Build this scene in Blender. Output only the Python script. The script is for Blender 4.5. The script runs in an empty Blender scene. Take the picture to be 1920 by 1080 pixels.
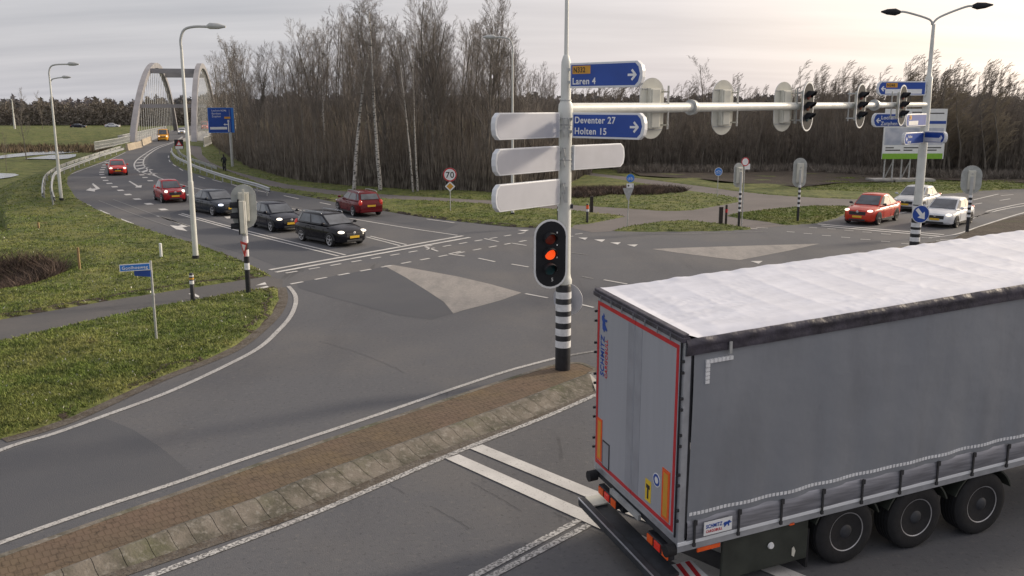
import bpy, bmesh, math, random
import numpy as np
from mathutils import Vector, Matrix
rnd = random.Random(7)
S = bpy.context.scene
C = S.collection
# ------------------------------------------------------------------ camera
CF, CA, CH = 1700.0, 0.198, 6.6          # focal length in 1920-wide pixels, pitch down, height
cam = bpy.data.objects.new('camera', bpy.data.cameras.new('camera'))
C.objects.link(cam)
cam.location = (0, 0, CH)
cam.rotation_euler = (math.pi/2 - CA, 0, 0)
cam.data.sensor_width = 36
cam.data.lens = CF/1920*36
cam.data.clip_start = 0.1
cam.data.clip_end = 6000
S.camera = cam
# ------------------------------------------------------------------ sky, sun, exposure
SUN_AZ, SUN_EL = math.radians(62), math.radians(19)     # azimuth clockwise from the view direction (+Y)
w = bpy.data.worlds.new('World'); S.world = w; w.use_nodes = True
nt = w.node_tree; N = nt.nodes; Lk = nt.links; N.clear()
def nn(t, **k):
    n = N.new(t)
    for a, b in k.items(): setattr(n, a, b)
    return n
out = nn('ShaderNodeOutputWorld'); bg = nn('ShaderNodeBackground'); bg.inputs[1].default_value = 1.0
sky = nn('ShaderNodeTexSky', sky_type='NISHITA', sun_disc=False)
sky.sun_elevation = SUN_EL; sky.sun_rotation = SUN_AZ; sky.air_density = 1.2; sky.dust_density = 3.0
sc = nn('ShaderNodeVectorMath', operation='SCALE'); sc.inputs['Scale'].default_value = 0.075
Lk.new(sky.outputs[0], sc.inputs[0])
tc = nn('ShaderNodeTexCoord')
sep = nn('ShaderNodeSeparateXYZ'); Lk.new(tc.outputs['Generated'], sep.inputs[0])
# thin high cloud: streaky noise on the sky direction, flattened like layers seen from below
cmb = nn('ShaderNodeCombineXYZ')
dv = nn('ShaderNodeMath', operation='ADD'); dv.inputs[1].default_value = 0.12; Lk.new(sep.outputs[2], dv.inputs[0])
ax_ = nn('ShaderNodeMath', operation='DIVIDE'); Lk.new(sep.outputs[0], ax_.inputs[0]); Lk.new(dv.outputs[0], ax_.inputs[1])
ay_ = nn('ShaderNodeMath', operation='DIVIDE'); Lk.new(sep.outputs[1], ay_.inputs[0]); Lk.new(dv.outputs[0], ay_.inputs[1])
Lk.new(ax_.outputs[0], cmb.inputs[0]); Lk.new(ay_.outputs[0], cmb.inputs[1])
mp = nn('ShaderNodeMapping'); mp.inputs['Scale'].default_value = (0.35, 1.5, 1); mp.inputs['Rotation'].default_value = (0, 0, 0.12)
Lk.new(cmb.outputs[0], mp.inputs[0])
ns = nn('ShaderNodeTexNoise'); ns.inputs['Scale'].default_value = 1.1; ns.inputs['Detail'].default_value = 7; ns.inputs['Roughness'].default_value = 0.55
Lk.new(mp.outputs[0], ns.inputs[0])
cr = nn('ShaderNodeValToRGB')
cr.color_ramp.elements[0].position = 0.3; cr.color_ramp.elements[0].color = (0.42, 0.42, 0.455, 1)
cr.color_ramp.elements[1].position = 0.72; cr.color_ramp.elements[1].color = (0.56, 0.55, 0.575, 1)
Lk.new(ns.outputs[0], cr.inputs[0])
# warm glow of the veiled sun: cosine of the angle to the sun
sd = Vector((math.sin(SUN_AZ)*math.cos(SUN_EL), math.cos(SUN_AZ)*math.cos(SUN_EL), math.sin(SUN_EL)))
dot = nn('ShaderNodeVectorMath', operation='DOT_PRODUCT'); dot.inputs[1].default_value = sd
nrm = nn('ShaderNodeVectorMath', operation='NORMALIZE'); Lk.new(tc.outputs['Generated'], nrm.inputs[0]); Lk.new(nrm.outputs[0], dot.inputs[0])
gr = nn('ShaderNodeValToRGB'); e = gr.color_ramp.elements
e[0].position = 0.25; e[0].color = (0, 0, 0, 1)
e[1].position = 1.0; e[1].color = (2.6, 2.1, 1.5, 1)
a = e.new(0.6); a.color = (0.13, 0.095, 0.075, 1)
a = e.new(0.85); a.color = (0.5, 0.39, 0.27, 1)
a = e.new(0.95); a.color = (0.95, 0.76, 0.5, 1)
Lk.new(dot.outputs['Value'], gr.inputs[0])
mx = nn('ShaderNodeMix', data_type='RGBA'); mx.inputs[0].default_value = 0.82
Lk.new(sc.outputs[0], mx.inputs[6]); Lk.new(cr.outputs[0], mx.inputs[7])
ad = nn('ShaderNodeVectorMath', operation='ADD'); Lk.new(mx.outputs[2], ad.inputs[0]); Lk.new(gr.outputs[0], ad.inputs[1])
Lk.new(ad.outputs[0], bg.inputs[0]); Lk.new(bg.outputs[0], out.inputs[0])
sl = bpy.data.lights.new('sun', 'SUN'); sl.energy = 2.3; sl.angle = math.radians(6.5); sl.color = (1.0, 0.86, 0.68)
so = bpy.data.objects.new('sun', sl); C.objects.link(so); so.rotation_euler = (-sd).to_track_quat('-Z', 'Y').to_euler()
S.view_settings.view_transform = 'Standard'; S.view_settings.look = 'None'
S.view_settings.exposure = 0.45; S.view_settings.gamma = 1.0; S.view_settings.use_curve_mapping = False

# ------------------------------------------------------------------ photo pixel -> place on the ground
def ray(u, v):
    x = (u-960)/CF; y = -(v-540)/CF
    return Vector((x, math.cos(CA)+y*math.sin(CA), -math.sin(CA)+y*math.cos(CA)))
def G(u, v, z=0.0):
    d = ray(u, v); t = (z-CH)/d.z
    return Vector((d.x*t, d.y*t, z))
def AT(u, v, Y):
    d = ray(u, v); t = Y/d.y
    return Vector((d.x*t, Y, CH+d.z*t))
def zat(v, Y): return AT(960, v, Y).z

# ------------------------------------------------------------------ materials
def mat(name, col, rough=0.6, metal=0.0, var=0.0, scale=5.0, bump=0.0, bscale=40.0, emit=None, es=0.0, col2=None, coat=0.0, trans=0.0, stretch=None, detail=4, lo=0.35, hi=0.65):
    m = bpy.data.materials.new(name); m.use_nodes = True
    t = m.node_tree; b = t.nodes['Principled BSDF']
    b.inputs['Roughness'].default_value = rough; b.inputs['Metallic'].default_value = metal
    b.inputs['Coat Weight'].default_value = coat; b.inputs['Transmission Weight'].default_value = trans
    c = (*col, 1)
    b.inputs['Base Color'].default_value = c
    tcn = t.nodes.new('ShaderNodeTexCoord'); src = tcn.outputs['Object']
    if stretch:
        mpn = t.nodes.new('ShaderNodeMapping'); mpn.inputs['Scale'].default_value = stretch
        t.links.new(src, mpn.inputs[0]); src = mpn.outputs[0]
    if var > 0 or col2:
        n = t.nodes.new('ShaderNodeTexNoise'); n.inputs['Scale'].default_value = scale; n.inputs['Detail'].default_value = detail
        t.links.new(src, n.inputs[0])
        r = t.nodes.new('ShaderNodeValToRGB')
        if col2: c0, c1 = c, (*col2, 1)
        else:
            c0 = tuple(max(0, x*(1-var)) for x in col)+(1,); c1 = tuple(min(1, x*(1+var)) for x in col)+(1,)
        r.color_ramp.elements[0].position = lo; r.color_ramp.elements[1].position = hi
        r.color_ramp.elements[0].color = c0; r.color_ramp.elements[1].color = c1
        t.links.new(n.outputs[0], r.inputs[0]); t.links.new(r.outputs[0], b.inputs['Base Color'])
    if bump > 0:
        n2 = t.nodes.new('ShaderNodeTexNoise'); n2.inputs['Scale'].default_value = bscale; n2.inputs['Detail'].default_value = 5
        t.links.new(src, n2.inputs[0])
        bn = t.nodes.new('ShaderNodeBump'); bn.inputs['Strength'].default_value = 1.0; bn.inputs['Distance'].default_value = bump
        t.links.new(n2.outputs[0], bn.inputs['Height']); t.links.new(bn.outputs[0], b.inputs['Normal'])
    if emit:
        b.inputs['Emission Color'].default_value = (*emit, 1); b.inputs['Emission Strength'].default_value = es
    return m

def layered(name, base, layers, rough=0.9, bump=0.004, bscale=60):
    """base colour plus (colour, noise scale, lo, hi, factor, stretch) layers of blotches."""
    m = bpy.data.materials.new(name); m.use_nodes = True
    t = m.node_tree; b = t.nodes['Principled BSDF']; b.inputs['Roughness'].default_value = rough
    b.inputs['Specular IOR Level'].default_value = 0.3
    tcn = t.nodes.new('ShaderNodeTexCoord'); cur = None
    for i, (col, scl, lo, hi, fac, st) in enumerate(layers):
        src = tcn.outputs['Object']
        mpn = t.nodes.new('ShaderNodeMapping'); mpn.inputs['Location'].default_value = (i*13.7, i*7.1, 0)
        if st: mpn.inputs['Scale'].default_value = st[:3]; mpn.inputs['Rotation'].default_value = (0, 0, st[3] if len(st) > 3 else 0)
        t.links.new(src, mpn.inputs[0])
        n = t.nodes.new('ShaderNodeTexNoise'); n.inputs['Scale'].default_value = scl; n.inputs['Detail'].default_value = 5; n.inputs['Roughness'].default_value = 0.6
        t.links.new(mpn.outputs[0], n.inputs[0])
        mr = t.nodes.new('ShaderNodeMapRange'); mr.inputs[1].default_value = lo; mr.inputs[2].default_value = hi; mr.inputs[4].default_value = fac
        t.links.new(n.outputs[0], mr.inputs[0])
        mxn = t.nodes.new('ShaderNodeMix'); mxn.data_type = 'RGBA'
        t.links.new(mr.outputs[0], mxn.inputs[0])
        if cur: t.links.new(cur, mxn.inputs[6])
        else: mxn.inputs[6].default_value = (*base, 1)
        mxn.inputs[7].default_value = (*col, 1); cur = mxn.outputs[2]
    t.links.new(cur, b.inputs['Base Color'])
    if bump:
        n2 = t.nodes.new('ShaderNodeTexNoise'); n2.inputs['Scale'].default_value = bscale; n2.inputs['Detail'].default_value = 4
        t.links.new(tcn.outputs['Object'], n2.inputs[0])
        bn = t.nodes.new('ShaderNodeBump'); bn.inputs['Distance'].default_value = bump
        t.links.new(n2.outputs[0], bn.inputs['Height']); t.links.new(bn.outputs[0], b.inputs['Normal'])
    return m

M = {}
M['asphalt'] = layered('asphalt', (0.108, 0.111, 0.122), [((0.142, 0.137, 0.135), 0.11, 0.45, 0.62, 0.75, None), ((0.078, 0.08, 0.09), 0.3, 0.5, 0.7, 0.6, (1, 0.25, 1, 0.6)), ((0.17, 0.165, 0.16), 9, 0.55, 0.75, 0.55, None), ((0.04, 0.04, 0.045), 12, 0.56, 0.78, 0.7, None), ((0.03, 0.03, 0.032), 1.1, 0.66, 0.7, 0.35, (1, 0.12, 1, 0.9))], bump=0.006, bscale=45)
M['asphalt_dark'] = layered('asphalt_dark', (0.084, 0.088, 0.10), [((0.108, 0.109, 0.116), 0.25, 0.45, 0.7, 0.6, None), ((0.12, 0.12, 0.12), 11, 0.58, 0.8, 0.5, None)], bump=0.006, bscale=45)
M['path'] = layered('path', (0.16, 0.145, 0.14), [((0.12, 0.11, 0.108), 0.3, 0.4, 0.65, 0.7, None), ((0.22, 0.2, 0.19), 7, 0.55, 0.75, 0.5, None)])
M['path_dark'] = layered('path_dark', (0.10, 0.098, 0.10), [((0.13, 0.122, 0.118), 0.4, 0.45, 0.65, 0.7, None), ((0.06, 0.06, 0.06), 7, 0.55, 0.75, 0.5, None)])
M['concrete_pave'] = layered('concrete_pave', (0.30, 0.28, 0.265), [((0.17, 0.167, 0.165), 1.6, 0.45, 0.68, 0.7, (1, 0.3, 1, 0.5)), ((0.2, 0.195, 0.19), 14, 0.45, 0.65, 0.6, None), ((0.36, 0.35, 0.33), 6, 0.5, 0.75, 0.5, None)])
GL = [((0.19, 0.185, 0.065), 0.35, 0.42, 0.62, 0.7, None), ((0.045, 0.062, 0.016), 1.1, 0.46, 0.62, 0.75, None), ((0.17, 0.175, 0.06), 2.6, 0.5, 0.66, 0.7, None), ((0.04, 0.05, 0.018), 4.5, 0.54, 0.68, 0.75, None), ((0.15, 0.11, 0.06), 0.8, 0.63, 0.72, 0.7, None)]
M['grass'] = layered('grass', (0.10, 0.125, 0.032), GL, bump=0.07, bscale=6)
M['earth'] = layered('earth', (0.045, 0.034, 0.027), [((0.075, 0.06, 0.045), 0.8, 0.45, 0.65, 0.7, None), ((0.05, 0.06, 0.02), 0.5, 0.55, 0.7, 0.6, None), ((0.015, 0.012, 0.01), 5, 0.5, 0.7, 0.7, None)], bump=0.08, bscale=5)
M['verge_soil'] = layered('verge_soil', (0.115, 0.1, 0.085), [((0.06, 0.045, 0.03), 2, 0.45, 0.65, 0.8, None), ((0.2, 0.19, 0.17), 9, 0.5, 0.7, 0.6, None)], bump=0.02, bscale=20)
def marking(name, wear_lo, wear_hi, scale, bright=0.62):
    m = bpy.data.materials.new(name); m.use_nodes = True
    t = m.node_tree; b = t.nodes['Principled BSDF']; b.inputs['Roughness'].default_value = 0.7
    tcn = t.nodes.new('ShaderNodeTexCoord'); n = t.nodes.new('ShaderNodeTexNoise'); n.inputs['Scale'].default_value = scale; n.inputs['Detail'].default_value = 6; n.inputs['Roughness'].default_value = 0.7
    t.links.new(tcn.outputs['Object'], n.inputs[0])
    r = t.nodes.new('ShaderNodeValToRGB'); r.color_ramp.elements[0].position = wear_lo; r.color_ramp.elements[1].position = wear_hi
    r.color_ramp.elements[0].color = (0.10, 0.10, 0.10, 1); r.color_ramp.elements[1].color = (bright, bright*0.985, bright*0.955, 1)
    t.links.new(n.outputs[0], r.inputs[0])
    n2 = t.nodes.new('ShaderNodeTexNoise'); n2.inputs['Scale'].default_value = 1.3; t.links.new(tcn.outputs['Object'], n2.inputs[0])
    mr = t.nodes.new('ShaderNodeMapRange'); mr.inputs[1].default_value = 0.35; mr.inputs[2].default_value = 0.7; mr.inputs[4].default_value = 0.35
    t.links.new(n2.outputs[0], mr.inputs[0])
    mxn = t.nodes.new('ShaderNodeMix'); mxn.data_type = 'RGBA'; t.links.new(mr.outputs[0], mxn.inputs[0])
    t.links.new(r.outputs[0], mxn.inputs[6]); mxn.inputs[7].default_value = (0.2, 0.19, 0.185, 1)
    t.links.new(mxn.outputs[2], b.inputs['Base Color'])
    return m
M['line'] = marking('line', 0.30, 0.42, 30)
M['line_used'] = marking('line_used', 0.37, 0.49, 26, 0.5)
M['line_worn'] = marking('line_worn', 0.44, 0.55, 22, 0.55)
M['line_faint'] = marking('line_faint', 0.42, 0.7, 18, 0.36)
M['kerb'] = layered('kerb', (0.185, 0.165, 0.14), [((0.085, 0.08, 0.062), 1.9, 0.40, 0.60, 0.9, None), ((0.09, 0.10, 0.045), 0.7, 0.52, 0.68, 0.6, None), ((0.33, 0.31, 0.28), 10, 0.52, 0.7, 0.5, None)], bump=0.01, bscale=25)
# brick paving of the traffic island
def brickmat():
    m = layered('island_brick', (0.15, 0.112, 0.076), [((0.13, 0.10, 0.072), 0.5, 0.4, 0.62, 0.8, None), ((0.2, 0.145, 0.08), 0.9, 0.5, 0.7, 0.6, None), ((0.17, 0.115, 0.09), 0.35, 0.52, 0.66, 0.5, None), ((0.05, 0.038, 0.028), 10, 0.52, 0.72, 0.7, None)], bump=0)
    t = m.node_tree; b = t.nodes['Principled BSDF']
    old = b.inputs['Base Color'].links[0].from_socket
    tcn = t.nodes.new('ShaderNodeTexCoord'); mpn = t.nodes.new('ShaderNodeMapping'); mpn.inputs['Rotation'].default_value = (0, 0, -0.62)
    t.links.new(tcn.outputs['Object'], mpn.inputs[0])
    br = t.nodes.new('ShaderNodeTexBrick'); br.inputs['Scale'].default_value = 1.0; br.inputs['Brick Width'].default_value = 0.105; br.inputs['Row Height'].default_value = 0.21
    br.inputs['Mortar Size'].default_value = 0.009; br.inputs['Color1'].default_value = (1, 1, 1, 1); br.inputs['Color2'].default_value = (0.82, 0.82, 0.82, 1); br.inputs['Mortar'].default_value = (0.5, 0.47, 0.4, 1)
    t.links.new(mpn.outputs[0], br.inputs[0])
    mxn = t.nodes.new('ShaderNodeMix'); mxn.data_type = 'RGBA'; mxn.blend_type = 'MULTIPLY'; mxn.inputs[0].default_value = 0.5
    t.links.new(old, mxn.inputs[6]); t.links.new(br.outputs[0], mxn.inputs[7]); t.links.new(mxn.outputs[2], b.inputs['Base Color'])
    bn = t.nodes.new('ShaderNodeBump'); bn.inputs['Distance'].default_value = 0.008; t.links.new(br.outputs['Fac'], bn.inputs['Height']); bn.invert = True
    t.links.new(bn.outputs[0], b.inputs['Normal'])
    return m
M['brick'] = brickmat()
M['water'] = mat('water', (0.34, 0.37, 0.40), 0.2, bump=0.12, bscale=1.2)
M['galv'] = mat('galv', (0.42, 0.43, 0.43), 0.5, 0.35, var=0.15, scale=6)
M['pole_white'] = mat('pole_white', (0.62, 0.63, 0.60), 0.45, var=0.07, scale=2.5)
M['pole_grey'] = mat('pole_grey', (0.45, 0.46, 0.45), 0.5, var=0.1, scale=2)
M['cream'] = mat('cream', (0.60, 0.59, 0.52), 0.5, var=0.08, scale=3)
M['sign_back'] = mat('sign_back', (0.47, 0.48, 0.53), 0.5, var=0.035, scale=2.5)
M['sign_frame'] = mat('sign_frame', (0.70, 0.72, 0.75), 0.4, var=0.04, scale=3)
M['board_back'] = mat('board_back', (0.40, 0.415, 0.40), 0.55, var=0.1, scale=5)
M['white'] = mat('white', (0.78, 0.79, 0.80), 0.4, var=0.04, scale=4)
M['stripe_white'] = mat('stripe_white', (0.74, 0.75, 0.77), 0.4, var=0.10, scale=9)
M['black'] = mat('black', (0.018, 0.019, 0.024), 0.45, var=0.3, scale=8)
M['signal_black'] = mat('signal_black', (0.010, 0.011, 0.015), 0.8, var=0.2, scale=4)
M['blue'] = mat('blue', (0.014, 0.065, 0.34), 0.4, var=0.08, scale=2)
M['blue_light'] = mat('blue_light', (0.03, 0.19, 0.62), 0.4, var=0.05, scale=5)
M['orange'] = mat('orange', (0.62, 0.31, 0.035), 0.5, var=0.05)
M['orange_red'] = mat('orange_red', (0.8, 0.11, 0.015), 0.4, var=0.08, scale=12)
M['amber'] = mat('amber', (0.85, 0.36, 0.02), 0.35, var=0.1, scale=20)
M['red'] = mat('red', (0.52, 0.02, 0.03), 0.4, var=0.08, scale=6)
M['yellow'] = mat('yellow', (0.75, 0.52, 0.03), 0.45, var=0.05)
M['green'] = mat('green', (0.22, 0.45, 0.04), 0.5, var=0.05)
M['sandstone'] = mat('sandstone', (0.42, 0.36, 0.28), 0.85, var=0.1, scale=1.5, bump=0.01, bscale=8)
M['concrete'] = mat('concrete', (0.36, 0.35, 0.33), 0.85, var=0.15, scale=1.2, bump=0.005, bscale=12)
M['arch'] = mat('arch', (0.25, 0.245, 0.26), 0.55, var=0.12, scale=0.35)
M['wood'] = mat('wood', (0.28, 0.19, 0.09), 0.8, var=0.2, scale=8)
M['darkpost'] = mat('darkpost', (0.035, 0.028, 0.026), 0.8, var=0.3, scale=9)
M['glass'] = mat('glass', (0.075, 0.085, 0.10), 0.08, coat=0.5, var=0.35, scale=1.8)
M['tyre'] = mat('tyre', (0.012, 0.012, 0.014), 0.85, var=0.2, scale=12, bump=0.004, bscale=40)
M['rim'] = mat('rim', (0.50, 0.50, 0.52), 0.35, 0.7, var=0.12, scale=9)
M['dark_rim'] = mat('dark_rim', (0.10, 0.10, 0.11), 0.4, 0.6, var=0.12, scale=9)
M['plastic'] = mat('plastic', (0.025, 0.026, 0.03), 0.6, var=0.15, scale=6)
M['chrome'] = mat('chrome', (0.7, 0.7, 0.72), 0.2, 0.9, var=0.03)
M['plate'] = mat('plate', (0.72, 0.45, 0.03), 0.4, var=0.04, scale=10)
M['headlight_on'] = mat('headlight_on', (0.85, 0.85, 0.85), 0.2, var=0.03, emit=(1, 0.86, 0.68), es=1.3)
M['headlight_cool'] = mat('headlight_cool', (0.85, 0.85, 0.9), 0.2, var=0.03, emit=(0.75, 0.82, 1.0), es=1.2)
M['headlight'] = mat('headlight', (0.6, 0.62, 0.66), 0.15, 0.3, var=0.1, scale=14)
M['tail'] = mat('tail', (0.42, 0.02, 0.015), 0.25, var=0.1, coat=0.5, emit=(1, 0.05, 0.02), es=0.12)
M['lens_red'] = mat('lens_red', (0.09, 0.012, 0.01), 0.3, var=0.1, emit=(0.9, 0.1, 0.03), es=0.02)
M['lens_amber'] = mat('lens_amber', (0.11, 0.03, 0.01), 0.3, var=0.1, emit=(1, 0.2, 0.03), es=0.02)
M['lens_amber_on'] = mat('lens_amber_on', (0.6, 0.16, 0.03), 0.3, var=0.05, emit=(1, 0.075, 0.01), es=0.65)
M['lens_green'] = mat('lens_green', (0.01, 0.05, 0.06), 0.3, var=0.1)
def paint(n, c, coat=0.12, rough=0.22): M[n] = mat(n, c, rough, 0.0, var=0.06, scale=1.5, coat=coat); M[n].node_tree.nodes['Principled BSDF'].inputs['Specular IOR Level'].default_value = 0.28 if max(c) < 0.2 else 0.45; return M[n]
paint('paint_black', (0.006, 0.006, 0.010)); paint('paint_navy', (0.009, 0.010, 0.02)); paint('paint_grey', (0.02, 0.026, 0.038))
paint('paint_red', (0.36, 0.012, 0.02)); paint('paint_cherry', (0.55, 0.03, 0.02)); paint('paint_maroon', (0.13, 0.006, 0.01))
paint('paint_orange', (0.5, 0.04, 0.02)); paint('paint_white', (0.66, 0.68, 0.72)); paint('paint_yellow', (0.75, 0.34, 0.02)); paint('paint_silver', (0.5, 0.52, 0.54))
M['tarp_grey'] = layered('tarp_grey', (0.215, 0.228, 0.255), [((0.26, 0.272, 0.295), 0.35, 0.4, 0.7, 0.8, (1, 1, 0.5)), ((0.165, 0.172, 0.19), 1.5, 0.5, 0.75, 0.45, (1.5, 1, 0.35)), ((0.26, 0.26, 0.27), 22, 0.62, 0.75, 0.25, None)], rough=0.42, bump=0.05, bscale=0.9)
M['door_grey'] = mat('door_grey', (0.35, 0.362, 0.40), 0.42, var=0.03, scale=1.6, stretch=(6, 6, 0.5))
M['door_rib'] = mat('door_rib', (0.29, 0.30, 0.335), 0.5, var=0.08, scale=3)
M['tarp_white'] = mat('tarp_white', (0.62, 0.635, 0.71), 0.36, var=0.06, scale=0.8, bump=0.006, bscale=1.6, stretch=(1.6, 5.0, 1))
M['tarp_edge'] = mat('tarp_edge', (0.05, 0.045, 0.06), 0.5, var=0.35, scale=5, bump=0.02, bscale=9)
M['alu'] = mat('alu', (0.46, 0.48, 0.52), 0.35, 0.6, var=0.1, scale=5)
M['alu_dull'] = mat('alu_dull', (0.27, 0.275, 0.31), 0.4, 0.5, var=0.2, scale=2, stretch=(1, 1, 12))
M['chassis'] = mat('chassis', (0.03, 0.033, 0.04), 0.6, var=0.3, scale=4)
M['mudguard'] = mat('mudguard', (0.028, 0.033, 0.027), 0.55, var=0.25, scale=3)
M['skin'] = mat('skin', (0.5, 0.3, 0.22), 0.6, var=0.05)
M['coat'] = mat('coat', (0.012, 0.014, 0.02), 0.9, var=0.2)
M['jeans'] = mat('jeans', (0.02, 0.026, 0.04), 0.9, var=0.2)
M['hair'] = mat('hair', (0.03, 0.02, 0.015), 0.8, var=0.2)
M['bark'] = mat('bark', (0.145, 0.13, 0.112), 0.9, var=0.35, scale=2.5, bump=0.01, bscale=14)
M['bark_light'] = mat('bark_light', (0.14, 0.125, 0.105), 0.9, var=0.3, scale=2.5)
M['twig'] = mat('twig', (0.19, 0.168, 0.15), 0.9, var=0.3, scale=0.6)
M['twig_light'] = mat('twig_light', (0.24, 0.20, 0.14), 0.85, var=0.3, scale=0.6)
M['twig_mid'] = mat('twig_mid', (0.20, 0.17, 0.14), 0.9, var=0.3, scale=0.6)
M['birch'] = mat('birch', (0.05, 0.045, 0.04), 0.8, col2=(0.45, 0.43, 0.40), scale=2.0, stretch=(2, 2, 5), lo=0.38, hi=0.5)
M['brush'] = mat('brush', (0.10, 0.083, 0.07), 0.95, col2=(0.26, 0.23, 0.195), scale=1.6)
M['bramble'] = mat('bramble', (0.04, 0.03, 0.025), 0.95, col2=(0.13, 0.09, 0.07), scale=1.2)
M['farwood'] = mat('farwood', (0.11, 0.108, 0.105), 0.95, col2=(0.21, 0.185, 0.185), scale=0.035, detail=6)  # paler greyish tones: the haze of distance is mixed into the colour
M['reeds'] = mat('reeds', (0.15, 0.11, 0.075), 0.95, col2=(0.09, 0.075, 0.045), scale=0.2)
M['blade'] = layered('blade', (0.175, 0.235, 0.055), [(tuple(x*1.6 for x in q[0]),)+q[1:] for q in GL], bump=0)

# ------------------------------------------------------------------ mesh builder
def tag(o, label=None, cat=None, group=None, kind=None):
    if label: o['label'] = label
    if cat: o['category'] = cat
    if group: o['group'] = group
    if kind: o['kind'] = kind
    return o
def empty(name, loc=(0, 0, 0), rz=0.0):
    o = bpy.data.objects.new(name, None); C.objects.link(o)
    o.empty_display_size = 0.3; o.location = loc; o.rotation_euler = (0, 0, rz)
    return o
def thing(name, label, cat, loc=(0, 0, 0), rz=0.0, group=None):
    return tag(empty(name, loc, rz), label, cat, group)
class MB:
    def __init__(s): s.v = []; s.f = []; s.mi = []; s.cur = 0; s.T = None
    def add(s, vs, fs):
        b = len(s.v)
        for p in vs:
            p = Vector(p)
            if s.T is not None: p = s.T @ p
            s.v.append(tuple(p))
        for f in fs: s.f.append([b+i for i in f]); s.mi.append(s.cur)
        return s
    def box(s, x0, x1, y0, y1, z0, z1):
        return s.add([(x0,y0,z0),(x1,y0,z0),(x1,y1,z0),(x0,y1,z0),(x0,y0,z1),(x1,y0,z1),(x1,y1,z1),(x0,y1,z1)],
                     [(3,2,1,0),(4,5,6,7),(0,1,5,4),(1,2,6,5),(2,3,7,6),(3,0,4,7)])
    def tube(s, pts, r, n=10, cap=True):
        pts = [Vector(p) for p in pts]
        if not isinstance(r, (list, tuple)): r = [r]*len(pts)
        vs = []; fs = []; ref = None
        for i, p in enumerate(pts):
            d = (pts[min(i+1, len(pts)-1)]-pts[max(i-1, 0)])
            if d.length < 1e-9: d = Vector((0, 0, 1))
            d.normalize()
            if ref is None or abs(ref.dot(d)) > 0.95:
                ref = Vector((1, 0, 0)) if abs(d.x) < 0.9 else Vector((0, 1, 0))
            a = (ref-d*ref.dot(d)).normalized(); b = d.cross(a); ref = a
            for k in range(n):
                t = 2*math.pi*k/n; vs.append(p+(a*math.cos(t)+b*math.sin(t))*r[i])
        for i in range(len(pts)-1):
            for k in range(n): fs.append((i*n+k, i*n+(k+1) % n, (i+1)*n+(k+1) % n, (i+1)*n+k))
        if cap: fs.append(tuple(reversed(range(n)))); fs.append(tuple((len(pts)-1)*n+k for k in range(n)))
        return s.add(vs, fs)
    def prism(s, poly, axis, a, b):
        """poly: 2-D outline; axis 'x','y','z' extrusion from a to b."""
        def P(p, t): return {'x': (t, p[0], p[1]), 'y': (p[0], t, p[1]), 'z': (p[0], p[1], t)}[axis]
        n = len(poly)
        vs = [P(p, a) for p in poly]+[P(p, b) for p in poly]
        fs = [tuple(range(n)), tuple(reversed(range(n, 2*n)))]+[(i, (i+1) % n, n+(i+1) % n, n+i) for i in range(n)]
        return s.add(vs, fs)
    def lathe(s, prof, n=24, axis='z', c=(0, 0, 0), cap=True):
        vs = []; fs = []
        for (r, h) in prof:
            for k in range(n):
                t = 2*math.pi*k/n; x, y = r*math.cos(t), r*math.sin(t)
                p = {'z': (x, y, h), 'y': (x, h, y), 'x': (h, x, y)}[axis]
                vs.append((p[0]+c[0], p[1]+c[1], p[2]+c[2]))
        for i in range(len(prof)-1):
            for k in range(n): fs.append((i*n+k, i*n+(k+1) % n, (i+1)*n+(k+1) % n, (i+1)*n+k))
        if cap: fs.append(tuple(reversed(range(n)))); fs.append(tuple((len(prof)-1)*n+k for k in range(n)))
        return s.add(vs, fs)
    def ell(s, c, r, nu=14, nv=8):
        vs = []; fs = []
        for i in range(nv+1):
            ph = math.pi*i/nv
            for k in range(nu):
                t = 2*math.pi*k/nu
                vs.append((c[0]+r[0]*math.sin(ph)*math.cos(t), c[1]+r[1]*math.sin(ph)*math.sin(t), c[2]+r[2]*math.cos(ph)))
        for i in range(nv):
            for k in range(nu): fs.append((i*nu+k, (i+1)*nu+k, (i+1)*nu+(k+1) % nu, i*nu+(k+1) % nu))
        return s.add(vs, fs)
    def build(s, name, m, parent=None, smooth=False, fix=True, bevel=0):
        me = bpy.data.meshes.new(name); me.from_pydata(s.v, [], s.f)
        ms = m if isinstance(m, (list, tuple)) else [m]
        for q in ms: me.materials.append(M[q] if isinstance(q, str) else q)
        if len(ms) > 1: me.polygons.foreach_set('material_index', s.mi)
        if fix:
            bm = bmesh.new(); bm.from_mesh(me); bmesh.ops.recalc_face_normals(bm, faces=bm.faces); bm.to_mesh(me); bm.free()
        me.update()
        o = bpy.data.objects.new(name, me); C.objects.link(o)
        if smooth:
            me.polygons.foreach_set('use_smooth', [True]*len(me.polygons))
            try: me.set_sharp_from_angle(angle=math.radians(38 if smooth is True else smooth))
            except Exception: pass
        if parent: o.parent = parent
        if bevel:
            md = o.modifiers.new('bevel', 'BEVEL'); md.width = bevel; md.segments = 2; md.limit_method = 'ANGLE'
        return o
def npmesh(name, V, F, m, smooth=False):
    me = bpy.data.meshes.new(name)
    k = F.shape[1]
    me.vertices.add(len(V)); me.vertices.foreach_set('co', V.astype(np.float32).ravel())
    me.loops.add(F.size); me.loops.foreach_set('vertex_index', F.astype(np.int32).ravel())
    me.polygons.add(len(F)); me.polygons.foreach_set('loop_start', np.arange(0, F.size, k, dtype=np.int32)); me.polygons.foreach_set('loop_total', np.full(len(F), k, dtype=np.int32))
    me.materials.append(M[m]); me.update(calc_edges=True)
    if smooth: me.polygons.foreach_set('use_smooth', [True]*len(F))
    o = bpy.data.objects.new(name, me); C.objects.link(o)
    return o
def children(o): return [c for c in o.children]
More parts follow.
